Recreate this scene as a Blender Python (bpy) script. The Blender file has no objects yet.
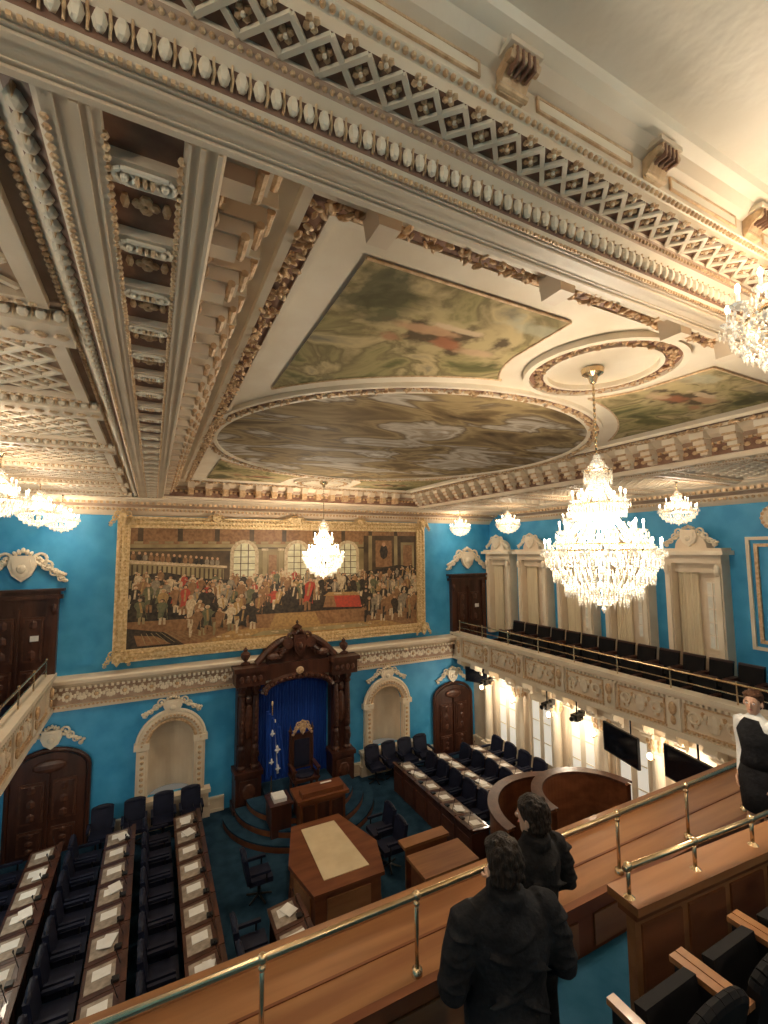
import bpy, math, random
from mathutils import Matrix, Vector
RN=random.Random(7)
pi=math.pi
sc=bpy.context.scene
sc.view_settings.view_transform='Standard'
sc.view_settings.look='None'
sc.view_settings.exposure=0.0

# ---------------------------------------------------------------- materials
def pm(name,col,rough=.6,metal=0,col2=None,scale=4,detail=4,bump=0,bscale=60,emis=0,ecol=None,stops=None,dist=0,coat=0,lo=.35,hi=.65,stretch=None,spec=None):
    m=bpy.data.materials.new(name); m.use_nodes=True
    nt=m.node_tree; b=nt.nodes['Principled BSDF']
    b.inputs['Base Color'].default_value=(*col,1)
    b.inputs['Roughness'].default_value=rough
    b.inputs['Metallic'].default_value=metal
    if spec is not None: b.inputs['Specular IOR Level'].default_value=spec
    if coat: b.inputs['Coat Weight'].default_value=coat
    tc=None
    def tcn():
        nonlocal tc
        if tc is None:
            t=nt.nodes.new('ShaderNodeTexCoord')
            mp=nt.nodes.new('ShaderNodeMapping')
            if stretch: mp.inputs['Scale'].default_value=stretch
            nt.links.new(t.outputs['Object'],mp.inputs['Vector']); tc=mp
        return tc.outputs['Vector']
    if col2 is not None or stops:
        n=nt.nodes.new('ShaderNodeTexNoise'); n.inputs['Scale'].default_value=scale; n.inputs['Detail'].default_value=detail
        n.inputs['Distortion'].default_value=dist
        nt.links.new(tcn(),n.inputs['Vector'])
        r=nt.nodes.new('ShaderNodeValToRGB')
        nt.links.new(n.outputs['Fac'],r.inputs['Fac'])
        if stops:
            while len(r.color_ramp.elements)<len(stops): r.color_ramp.elements.new(.5)
            for e,(p,c) in zip(r.color_ramp.elements,stops): e.position=p; e.color=(*c,1)
        else:
            r.color_ramp.elements[0].position=lo; r.color_ramp.elements[0].color=(*col,1)
            r.color_ramp.elements[1].position=hi; r.color_ramp.elements[1].color=(*col2,1)
        nt.links.new(r.outputs['Color'],b.inputs['Base Color'])
    if bump:
        n2=nt.nodes.new('ShaderNodeTexNoise'); n2.inputs['Scale'].default_value=bscale; n2.inputs['Detail'].default_value=3
        nt.links.new(tcn(),n2.inputs['Vector'])
        bp=nt.nodes.new('ShaderNodeBump'); bp.inputs['Strength'].default_value=bump; bp.inputs['Distance'].default_value=.02
        nt.links.new(n2.outputs['Fac'],bp.inputs['Height']); nt.links.new(bp.outputs['Normal'],b.inputs['Normal'])
    if emis:
        b.inputs['Emission Color'].default_value=(*(ecol or col),1); b.inputs['Emission Strength'].default_value=emis
    return m
CREAM=pm('cream_plaster',(.82,.70,.54),.5,col2=(.72,.585,.43),scale=1.5,bump=.12,bscale=12)
CREAM2=pm('pale_plaster',(.86,.77,.62),.5,col2=(.78,.67,.51),scale=2,bump=.1,bscale=9)
DAMASK=pm('damask_ceiling',(.84,.76,.63),.55,col2=(.78,.69,.55),scale=3,detail=5,bump=.5,bscale=7)
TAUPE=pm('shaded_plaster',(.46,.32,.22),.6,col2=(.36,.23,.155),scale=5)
MAROON=pm('mauve_ground_shade',(.20,.10,.065),.6,col2=(.29,.16,.10),scale=9)  # dark ground colour; also paints in the shading around garlands and relief
GILT=pm('gilded_relief',(.77,.56,.34),.4,metal=.15,col2=(.52,.32,.17),scale=18,bump=.3,bscale=90)
GOLD=pm('gold_leaf',(.90,.71,.42),.35,metal=.4,col2=(.62,.42,.19),scale=14,bump=.5,bscale=60)
BRASS=pm('polished_brass',(.78,.62,.40),.25,metal=.9,col2=(.65,.48,.28),scale=8)
BLUE=pm('blue_wall_paint',(.032,.30,.60),.55,col2=(.065,.385,.70),scale=2.2,detail=8,bump=.05,bscale=30)
CIRCCAN=pm('circle_canvas',(.2,.15,.1),.75,spec=.2,scale=1.25,detail=12,dist=.7,stops=[(.30,(.07,.042,.018)),(.41,(.22,.15,.07)),(.47,(.38,.28,.14)),(.52,(.17,.12,.07)),(.58,(.58,.52,.43)),(.63,(.32,.25,.17)),(.72,(.74,.70,.62))],stretch=(.6,1.3,1))
DWOOD=pm('dark_mahogany',(.040,.014,.009),.35,col2=(.085,.030,.017),scale=5,stretch=(1,1,.15),bump=.15,bscale=40,coat=.2)
DW2=pm('carved_mahogany',(.060,.021,.012),.4,col2=(.11,.042,.023),scale=9,bump=.2,bscale=50)
RWOOD=pm('red_mahogany',(.13,.042,.018),.38,col2=(.20,.072,.030),scale=6,stretch=(.2,1,1),spec=.35)
OWOOD=pm('varnished_oak',(.22,.09,.035),.34,col2=(.34,.16,.065),scale=5,stretch=(.12,1.5,1),detail=6,coat=.15)
CARPET=pm('blue_carpet',(.012,.038,.070),.95,col2=(.026,.068,.115),scale=3,detail=8,bump=.4,bscale=200,spec=.1)
CARPET2=pm('gallery_carpet',(.016,.080,.140),.95,col2=(.035,.12,.20),scale=3,detail=8,bump=.4,bscale=200,spec=.1)
DARKC=pm('navy_carpet',(.008,.012,.03),.95,col2=(.014,.022,.05),scale=10,spec=.1)
NAVY=pm('navy_leather',(.008,.010,.026),.5,col2=(.014,.017,.038),scale=5,spec=.3)
BLKS=pm('black_leather',(.006,.006,.008),.7,col2=(.012,.011,.012),scale=5,spec=.15)
CURT=pm('blue_velvet',(.006,.034,.22),.7,col2=(.010,.055,.31),scale=3,stretch=(6,1,.3),spec=.2)
WHITE=pm('white_cloth',(.8,.8,.8),.7,col2=(.7,.7,.72),scale=5)
PAPER=pm('paper',(.88,.87,.84),.6,col2=(.8,.78,.74),scale=9)
PADM=pm('desk_pad',(.40,.335,.27),.6,col2=(.24,.195,.155),scale=9,detail=7)
TABTOP=pm('table_pad',(.70,.58,.38),.5,col2=(.62,.50,.31),scale=3)
BLACK=pm('black_plastic',(.008,.008,.009),.3,col2=(.015,.015,.017),scale=5)
SCREEN=pm('screen_glass',(.006,.007,.011),.08,col2=(.01,.012,.018),scale=2)
CLOTH=pm('black_cloth',(.008,.008,.010),.9,col2=(.018,.018,.021),scale=9,bump=.5,bscale=26,spec=.2)
CLOTH2=pm('charcoal_cloth',(.011,.010,.011),.9,col2=(.022,.020,.020),scale=9,bump=.5,bscale=26,spec=.2)
SKIN=pm('skin',(.55,.33,.23),.5,col2=(.60,.37,.26),scale=6)
HAIR=pm('dark_hair',(.008,.005,.004),.6,col2=(.032,.020,.013),scale=60,stretch=(1,1,.2),spec=.25,bump=.8,bscale=70)
HAIRB=pm('brown_hair',(.05,.022,.012),.55,col2=(.10,.045,.022),scale=60,stretch=(1,1,.2),spec=.2,bump=.6,bscale=70)
SHIRT=pm('white_shirt',(.80,.80,.78),.7,col2=(.70,.70,.70),scale=6,bump=.2,bscale=20)
CRYS=pm('crystal',(.96,.91,.81),.06,col2=(.44,.35,.24),scale=60,detail=1,emis=.28,ecol=(1,.90,.70),lo=.42,hi=.6)  # unlit crystal given its own glow; light-dark mottling paints in sparkle
BULB=pm('lit_bulb',(1,.95,.85),.5,emis=14,ecol=(1,.86,.62))
CANDLE=pm('candle_sleeve',(.85,.8,.68),.5,emis=.8,ecol=(1,.87,.65))
GLOW=pm('sconce_globe',(1,.95,.85),.5,emis=10,ecol=(1,.85,.6))
DAY=pm('daylight_glass',(.62,.62,.56),.3,col2=(.8,.78,.68),scale=3,emis=.45,ecol=(.95,.9,.78))
DIMG=pm('curtained_glass',(.45,.40,.28),.3,col2=(.62,.58,.45),scale=4,emis=.15,ecol=(.9,.85,.7))
DRAPE=pm('beige_drape',(.78,.68,.48),.8,col2=(.68,.57,.39),scale=4,stretch=(5,5,.4))
EYEW=pm('eye_white',(.8,.8,.8),.3); LIP=pm('lips',(.4,.12,.1),.5)
CX=3.885
def mural_mat():
    m=pm('ceiling_canvas',(.2,.2,.1),.75,spec=.2,scale=1.5,detail=13,dist=.8,stops=[(.30,(.055,.052,.020)),(.41,(.16,.145,.058)),(.48,(.34,.28,.13)),(.54,(.20,.16,.075)),(.61,(.50,.39,.21)),(.70,(.24,.21,.14))])
    nt=m.node_tree; b=nt.nodes['Principled BSDF']; base=b.inputs['Base Color'].links[0].from_socket
    def N(t,**k):
        n=nt.nodes.new(t)
        for a,v in k.items(): setattr(n,a,v)
        return n
    def math_(op,a,b_=None):
        n=N('ShaderNodeMath',operation=op)
        for i,q in enumerate((a,b_)):
            if q is None: continue
            if isinstance(q,(int,float)): n.inputs[i].default_value=q
            else: nt.links.new(q,n.inputs[i])
        return n.outputs[0]
    tc=N('ShaderNodeTexCoord'); sx=N('ShaderNodeSeparateXYZ'); nt.links.new(tc.outputs['Object'],sx.inputs[0])
    nz=N('ShaderNodeTexNoise'); nz.inputs['Scale'].default_value=4.5; nz.inputs['Detail'].default_value=9; nt.links.new(tc.outputs['Object'],nz.inputs['Vector'])
    ns=N('ShaderNodeSeparateColor'); nt.links.new(nz.outputs['Color'],ns.inputs[0])
    ax=math_('ABSOLUTE',math_('SUBTRACT',sx.outputs[0],CX)); ay=math_('ABSOLUTE',math_('SUBTRACT',sx.outputs[1],7))
    def spot(px,py,rx,ry,wob,ch,st):
        dx=math_('DIVIDE',math_('SUBTRACT',ax,px),rx); dy=math_('DIVIDE',math_('SUBTRACT',ay,py),ry)
        d=math_('SQRT',math_('ADD',math_('MULTIPLY',dx,dx),math_('MULTIPLY',dy,dy)))
        d=math_('ADD',d,math_('MULTIPLY',math_('SUBTRACT',ns.outputs[ch],.5),wob))
        r=N('ShaderNodeMapRange'); r.inputs[1].default_value=1.05; r.inputs[2].default_value=.55; r.inputs[3].default_value=0; r.inputs[4].default_value=st
        nt.links.new(d,r.inputs[0]); return r.outputs[0]
    cur=base
    for (px,py,rx,ry,wob,ch,st,c) in ((1.6,4.0,.95,.42,3,0,.85,(.48,.38,.20)),(1.75,3.95,.52,.24,3.5,1,.9,(.07,.045,.025)),(1.62,3.88,.26,.10,3,2,.85,(.36,.14,.07)),(1.95,4.02,.26,.07,3,0,.85,(.50,.30,.17)),(1.35,3.85,.20,.08,3,1,.85,(.52,.36,.22)),(1.78,4.12,.28,.05,3,2,.9,(.60,.46,.30)),(2.2,3.8,.16,.12,3,2,.85,(.40,.20,.11)),(2.5,4.3,.3,.35,2.5,0,.8,(.07,.07,.035)),(1.2,4.4,.3,.12,3,1,.6,(.42,.41,.30))):
        mx=N('ShaderNodeMix',data_type='RGBA'); nt.links.new(spot(px,py,rx,ry,wob,ch,st),mx.inputs[0]); nt.links.new(cur,mx.inputs[6]); mx.inputs[7].default_value=(*c,1); cur=mx.outputs[2]
    nt.links.new(cur,b.inputs['Base Color']); return m
PANELCAN=mural_mat()

# ---------------------------------------------------------------- mesh builder
class MB:
    def __init__(s): s.v=[];s.f=[];s.m=[];s.ms=[];s.M=Matrix.Identity(4)
    def add(s,vs,fs,mat):
        if mat not in s.ms: s.ms.append(mat)
        k=s.ms.index(mat); o=len(s.v); M=s.M
        for p in vs: s.v.append((M@Vector(p))[:])
        for f in fs: s.f.append([o+i for i in f]); s.m.append(k)
    def box(s,x0,y0,z0,x1,y1,z1,mat):
        s.add([(x0,y0,z0),(x1,y0,z0),(x1,y1,z0),(x0,y1,z0),(x0,y0,z1),(x1,y0,z1),(x1,y1,z1),(x0,y1,z1)],
              [(0,3,2,1),(4,5,6,7),(0,1,5,4),(1,2,6,5),(2,3,7,6),(3,0,4,7)],mat)
    def cb(s,c,d,mat,rot=None):
        hx,hy,hz=d[0]/2,d[1]/2,d[2]/2
        vs=[Vector(p) for p in [(-hx,-hy,-hz),(hx,-hy,-hz),(hx,hy,-hz),(-hx,hy,-hz),(-hx,-hy,hz),(hx,-hy,hz),(hx,hy,hz),(-hx,hy,hz)]]
        if rot: vs=[rot@p for p in vs]
        c=Vector(c)
        s.add([c+p for p in vs],[(0,3,2,1),(4,5,6,7),(0,1,5,4),(1,2,6,5),(2,3,7,6),(3,0,4,7)],mat)
    def cyl(s,p0,p1,r0,mat,r1=None,n=8,caps=True):
        if r1 is None: r1=r0
        p0=Vector(p0);p1=Vector(p1);d=(p1-p0)
        if d.length<1e-6:return
        d.normalize(); a=Vector((1,0,0)) if abs(d.x)<.9 else Vector((0,1,0))
        u=d.cross(a).normalized(); w=d.cross(u)
        vs=[];fs=[]
        for p,r in((p0,r0),(p1,r1)):
            for i in range(n):
                t=2*pi*i/n; vs.append(p+u*r*math.cos(t)+w*r*math.sin(t))
        for i in range(n): fs.append((i,(i+1)%n,n+(i+1)%n,n+i))
        if caps: fs+= [tuple(range(n))[::-1],tuple(range(n,2*n))]
        s.add(vs,fs,mat)
    def tube(s,pts,r,mat,n=6):
        for a,b in zip(pts[:-1],pts[1:]): s.cyl(a,b,r,mat,n=n)
    def lathe(s,c,prof,mat,n=16,a0=0,a1=2*pi):
        full=abs(a1-a0-2*pi)<1e-6; k=n if full else n+1
        vs=[];fs=[]
        for r,z in prof:
            for i in range(k):
                t=a0+(a1-a0)*i/n; vs.append((c[0]+r*math.cos(t),c[1]+r*math.sin(t),c[2]+z))
        for j in range(len(prof)-1):
            for i in range(n):
                i2=(i+1)%k; fs.append((j*k+i,j*k+i2,(j+1)*k+i2,(j+1)*k+i))
        s.add(vs,fs,mat)
    def ell(s,c,r,mat,nu=8,nv=5,rot=None):
        vs=[];fs=[];c=Vector(c)
        for j in range(1,nv):
            ph=pi*j/nv
            for i in range(nu):
                t=2*pi*i/nu; p=Vector((r[0]*math.sin(ph)*math.cos(t),r[1]*math.sin(ph)*math.sin(t),r[2]*math.cos(ph)))
                if rot:p=rot@p
                vs.append(c+p)
        a=Vector((0,0,r[2]));
        if rot:a=rot@a
        vs.append(c+a);vs.append(c-a);T=len(vs)-2
        for j in range(nv-2):
            for i in range(nu): fs.append((j*nu+i,j*nu+(i+1)%nu,(j+1)*nu+(i+1)%nu,(j+1)*nu+i))
        for i in range(nu):
            fs.append((T,(i+1)%nu,i)); fs.append((T+1,(nv-2)*nu+i,(nv-2)*nu+(i+1)%nu))
        s.add(vs,fs,mat)
    def oct(s,c,r,h,mat):
        x,y,z=c
        s.add([(x+r,y,z),(x,y+r,z),(x-r,y,z),(x,y-r,z),(x,y,z+h),(x,y,z-h)],[(0,1,4),(1,2,4),(2,3,4),(3,0,4),(1,0,5),(2,1,5),(3,2,5),(0,3,5)],mat)
    def prism(s,pts,o,u,v,w,mat):
        o=Vector(o);u=Vector(u);v=Vector(v);w=Vector(w);n=len(pts)
        vs=[o+u*a+v*b for a,b in pts]+[o+u*a+v*b+w for a,b in pts]
        s.add(vs,[tuple(range(n))[::-1],tuple(range(n,2*n))]+[(i,(i+1)%n,n+(i+1)%n,n+i) for i in range(n)],mat)
    def ring(s,x0,x1,y0,y1,prof,mats):
        for k in range(len(prof)-1):
            vs=[]
            for d,z in prof[k:k+2]: vs+=[(x0+d,y0+d,z),(x1-d,y0+d,z),(x1-d,y1-d,z),(x0+d,y1-d,z)]
            s.add(vs,[(i,(i+1)%4,4+(i+1)%4,4+i) for i in range(4)],mats[k] if isinstance(mats,list) else mats)
    def strip(s,ax,prof,a0,a1,mats):
        for k in range(len(prof)-1):
            (p,z),(q,w)=prof[k],prof[k+1]
            if ax=='x': vs=[(a0,p,z),(a1,p,z),(a1,q,w),(a0,q,w)]
            else: vs=[(p,a0,z),(p,a1,z),(q,a1,w),(q,a0,w)]
            s.add(vs,[(0,1,2,3)],mats[k] if isinstance(mats,list) else mats)
    def build(s,name,smooth=False,parent=None,loc=None,rz=0):
        me=bpy.data.meshes.new(name); me.from_pydata(s.v,[],s.f)
        for m in s.ms: me.materials.append(m)
        me.polygons.foreach_set('material_index',s.m)
        if smooth: me.polygons.foreach_set('use_smooth',[True]*len(me.polygons))
        me.update()
        ob=bpy.data.objects.new(name,me); sc.collection.objects.link(ob)
        if loc: ob.location=loc
        ob.rotation_euler=(0,0,rz)
        if parent: ob.parent=parent
        return ob
def inst(name,me,loc,rz=0,scale=1):
    ob=bpy.data.objects.new(name,me); sc.collection.objects.link(ob); ob.location=loc; ob.rotation_euler=(0,0,rz)
    ob.scale=(scale,)*3 if not isinstance(scale,tuple) else scale
    return ob
def W(o,deg): return Matrix.Translation(Vector(o))@Matrix.Rotation(math.radians(deg),4,'Z')
def RZ(a): return Matrix.Rotation(a,3,'Z')

XR=11.8; XL=2*CX-XR
YF=14.0; YB=-4.0
LR=10.85; LL=2*CX-LR
PR=9.85; PL=2*CX-PR
S=8.55

# ---------------------------------------------------------------- ornaments
def crest(mb,cx,cz,w,h,mat,n=40,d=.06):
    sh=[(-.22,.5),(.22,.5),(.26,.1),(.18,-.25),(0,-.5),(-.18,-.25),(-.26,.1)]
    mb.prism([(a*w*.62,b*h*.8) for a,b in sh],(cx,d*.5,cz),(1,0,0),(0,0,1),(0,d,0),mat)
    mb.prism([(a*w*.42,b*h*.55) for a,b in sh],(cx,d*1.5,cz),(1,0,0),(0,0,1),(0,d*.3,0),mat)
    mb.ell((cx,d*1.8,cz),(w*.06,d*.5,h*.14),mat)
    for sx in(-1,1):
        for k in range(4):
            t=k/3; cxk=cx+sx*w*(.20+.25*t); czk=cz+h*(.30-.62*t)
            rr=h*(.17-.03*k)
            for q in range(8):
                a0,a1=2*pi*q/8,2*pi*(q+1)/8
                mb.cyl((cxk+rr*math.cos(a0),d*.8,czk+rr*math.sin(a0)),(cxk+rr*math.cos(a1),d*.8,czk+rr*math.sin(a1)),rr*.28,mat,n=5,caps=False)
            mb.ell((cxk,d*.9,czk),(rr*.35,d*.5,rr*.35),mat,6,4)
        for k in range(n//2):
            t=k/(n/2); x=cx+sx*w*(.12+.40*t); z=cz+h*(.42-.85*t)*(1 if k%2 else .55)
            mb.ell((x,d*.6,z),(w*.03,d*.7,h*.09),mat,5,4,rot=Matrix.Rotation(sx*(.6+t*1.2)*(1 if k%2 else -1),3,'Y'))
    for k in range(5): mb.ell((cx+(k-2)*w*.045,d,cz+h*(.46+.05*(2-abs(k-2)))),(w*.028,d*.8,h*.09),mat,6,4,rot=Matrix.Rotation((k-2)*.3,3,'Y'))
def bracket(mb,p,out,L,H,wd,mat,capm=None):
    o=Vector(out); sd=Vector((0,0,1)).cross(o)
    pr=[(0,0),(L,0),(L,-.18*H),(.92*L,-.34*H),(.70*L,-.42*H),(.45*L,-.55*H),(.28*L,-.80*H),(.15*L,-H),(0,-H)]
    q=Vector(p)-sd*wd/2
    mb.prism(pr,q,o,(0,0,1),sd*wd,mat)
    c=Vector(p)+o*L*.80+Vector((0,0,-.28*H)); mb.cyl(c-sd*wd*.6,c+sd*wd*.6,H*.2,mat,n=10)
    c=Vector(p)+o*L*.2+Vector((0,0,-.85*H)); mb.cyl(c-sd*wd*.6,c+sd*wd*.6,H*.13,mat,n=8)
    mb.cb(Vector(p)+o*L*.52+Vector((0,0,.012)),(wd*1.3 if abs(o.y)>.5 else L*1.12, L*1.12 if abs(o.y)>.5 else wd*1.3,.02),capm or mat)
    for k in(-1,0,1):
        c=Vector(p)+o*L*.55+sd*wd*.3*k+Vector((0,0,-.5*H)); mb.ell(c,(L*.1,L*.1,H*.16),mat,6,4)
def soffit_scroll(mb,c,w,mat,mat2):
    c=Vector(c)
    for s_ in(-1,1):
        cc_=c+Vector((s_*w*.30,0,0)); rr=w*.16
        for q in range(10):
            a0,a1=2*pi*q/10,2*pi*(q+1)/10
            mb.cyl(cc_+Vector((rr*math.cos(a0),rr*math.sin(a0),0)),cc_+Vector((rr*math.cos(a1),rr*math.sin(a1),0)),w*.045,mat,n=5,caps=False)
        mb.ell(cc_,(rr*.45,rr*.45,w*.10),mat,8,4)
    mb.cyl(c+Vector((-w*.3,w*.15,0)),c+Vector((w*.3,w*.15,0)),w*.05,mat,n=6); mb.cyl(c+Vector((-w*.3,-w*.15,0)),c+Vector((w*.3,-w*.15,0)),w*.05,mat,n=6)
    for k in range(3): mb.ell(c+Vector(((k-1)*w*.11,0,-.006)),(w*.05,w*.13,w*.07),mat2,6,4)
def eggs(mb,a,b,sp,r,mat,dart=None):
    a=Vector(a);b=Vector(b);n=max(1,int((b-a).length/sp)); d=(b-a).normalized()
    for i in range(n):
        c=a+(b-a)*((i+.5)/n)
        rr=(r[0],r[1],r[2]) if abs(d.x)>.5 else (r[1],r[0],r[2])
        mb.ell(c,rr,mat,6,4)
        if dart:
            e=a+(b-a)*(i/n); mb.oct(e,r[0]*.28,r[2]*1.1,dart)
def dentils(mb,a,b,sp,sz,mat):
    a=Vector(a);b=Vector(b);n=max(1,int((b-a).length/sp)); d=(b-a).normalized()
    s2=sz if abs(d.x)>.5 else (sz[1],sz[0],sz[2])
    for i in range(n): mb.cb(a+(b-a)*((i+.5)/n),s2,mat)
def garland(mb,path,sp,r,mat,dens=2):
    for a,b in zip(path[:-1],path[1:]):
        a=Vector(a);b=Vector(b);n=max(1,int((b-a).length/sp))
        for i in range(n):
            c=a+(b-a)*((i+RN.random())/n)
            for k in range(dens):
                q=r*RN.uniform(.45,.85)
                o=Vector((RN.uniform(-1,1),RN.uniform(-1,1),RN.uniform(-.6,.2)))*r*1.0
                rot=Matrix.Rotation(RN.uniform(0,3),3,'Z')@Matrix.Rotation(RN.uniform(-.6,.6),3,'X')
                mb.ell(c+o,(q,q*.40,q*.5),mat,5,4,rot=rot)
def lattice(mb,o,u,v,L,Wd,pitch,z,bar,mat,ros):
    o=Vector(o);u=Vector(u);v=Vector(v)
    nu=max(1,round(L/pitch)); nv=max(1,round(Wd/pitch)); pu=L/nu; pv=Wd/nv
    ang=math.atan2(u.y,u.x)
    for i in range(nu):
        for j in range(nv):
            c=o+u*(i+.5)*pu+v*(j+.5)*pv
            dl=math.hypot(pu,pv)
            for s_ in(1,-1):
                mb.cb((c.x,c.y,z+s_*.0006),(dl,bar,bar*.8),mat,rot=RZ(ang+s_*math.atan2(pv,pu)))
            for q in((1,0),(0,1)):
                e=c-u*pu*.5*q[0]-v*pv*.5*q[1]
                rr=min(pu,pv)*.15
                for k in range(4):
                    t=k*pi/2+pi/4; mb.ell((e.x+math.cos(t)*rr*.9,e.y+math.sin(t)*rr*.9,z+.004),(rr*.75,rr*.75,bar*.4),ros,5,3)
                mb.ell((e.x,e.y,z-.002),(rr*.5,rr*.5,bar*.5),mat,5,3)

# ---------------------------------------------------------------- CEILING
mb=MB()
NP=[(1.51,S),(1.335,S),(1.32,8.565),(1.30,8.635),(1.27,8.655),(1.255,8.69),(1.25,8.70),(1.12,8.70),(1.12,8.745),(1.095,8.765),(1.095,8.85),(1.06,8.865),(1.03,8.90),(.985,8.915),(.97,8.94)]
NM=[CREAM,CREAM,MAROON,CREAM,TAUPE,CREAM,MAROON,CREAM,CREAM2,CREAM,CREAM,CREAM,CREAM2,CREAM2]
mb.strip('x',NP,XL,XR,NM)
mb.add([(XL,.97,8.94),(XR,.97,8.94),(XR,YB,8.94),(XL,YB,8.94)],[(0,1,2,3)],DAMASK)
rx0,rx1,ry0,ry1=.17,2*CX-.17,1.51,12.49
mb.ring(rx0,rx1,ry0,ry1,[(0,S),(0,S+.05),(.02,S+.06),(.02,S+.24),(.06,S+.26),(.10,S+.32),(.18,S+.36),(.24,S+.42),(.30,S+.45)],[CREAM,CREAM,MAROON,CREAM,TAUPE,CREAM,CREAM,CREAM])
mb.add([(rx0+.3,ry0+.3,9.0),(rx1-.3,ry0+.3,9.0),(rx1-.3,ry1-.3,9.0),(rx0+.3,ry1-.3,9.0)],[(0,1,2,3)],CREAM2)
SP=[(.17,S),(.05,S),(.05,S+.05),(-.19,S+.05),(-.19,S),(-.35,S),(-.37,S+.02),(-.46,S+.08),(-.50,S+.10),(-3.2,S+.10),(-3.25,S+.03),(-3.45,S),(-3.6,S-.10),(-3.8,S-.16),(-3.92,S-.28),(-4.03,S-.35)]
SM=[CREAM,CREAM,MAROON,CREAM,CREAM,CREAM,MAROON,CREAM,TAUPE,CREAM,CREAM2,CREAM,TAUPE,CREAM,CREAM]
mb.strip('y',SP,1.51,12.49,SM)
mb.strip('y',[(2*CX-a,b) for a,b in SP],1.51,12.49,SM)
FP=[(12.49,S),(12.70,S),(12.72,S+.02),(12.77,S+.08),(12.80,S+.10),(13.3,S+.10),(13.33,S+.04),(13.45,S),(13.6,S-.08),(13.75,S-.14),(13.88,S-.22),(13.95,S-.3),(14.0,S-.35)]
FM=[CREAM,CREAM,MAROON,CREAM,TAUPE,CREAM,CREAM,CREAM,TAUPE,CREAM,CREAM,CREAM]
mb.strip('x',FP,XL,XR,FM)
mb.add([(XL-.2,YB,9.2),(XR+.2,YB,9.2),(XR+.2,YF+.2,9.2),(XL-.2,YF+.2,9.2)],[(0,1,2,3)],CREAM)
mb.build('ceiling')

mb=MB()
eggs(mb,(-1.5,1.30,8.603),(11,1.30,8.603),.052,(.0195,.020,.033),CREAM2,GILT)
for i in range(int(12.5/.052)):
    x=-1.5+.052*i
    mb.cyl((x,1.312,8.572),(x,1.292,8.64),.0045,GILT,n=5)
eggs(mb,(-1.5,1.262,8.672),(9,1.262,8.672),.026,(.010,.010,.010),GILT)
dentils(mb,(-1.5,1.332,8.545),(9,1.332,8.545),.022,(.012,.010,.014),GILT)
eggs(mb,(-1.5,1.105,8.752),(8,1.105,8.752),.03,(.011,.011,.012),GILT)
for a,b,h in((1.355,1.362,.006),(1.375,1.395,.012),(1.462,1.469,.006),(1.485,1.51,.012)): mb.box(XL+.01,a,S-h,XR-.01,b,S-.0005,CREAM)
lattice(mb,(-1.5,1.125,0),(1,0,0),(0,1,0),11,.12,.12,8.693,.018,CREAM2,GILT)
for k in range(16):
    x=1.06+.8*(k-4)
    bracket(mb,(x,1.095,8.862),(0,-1,0),.09,.095,.11,GILT,CREAM)
    for q in range(4): mb.box(x-.045+.025*q,1.0,8.80,x-.037+.025*q,1.05,8.858,MAROON)
    mb.box(x+.13,1.085,8.785,x+.67,1.094,8.795,GILT); mb.box(x+.13,1.085,8.835,x+.67,1.094,8.845,GILT)
    mb.box(x+.13,1.085,8.795,x+.14,1.094,8.835,GILT); mb.box(x+.66,1.085,8.795,x+.67,1.094,8.835,GILT)
    mb.box(x+.14,1.087,8.795,x+.66,1.094,8.835,CREAM2)
mb.build('trim_1_near_beam_ornament')

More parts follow.
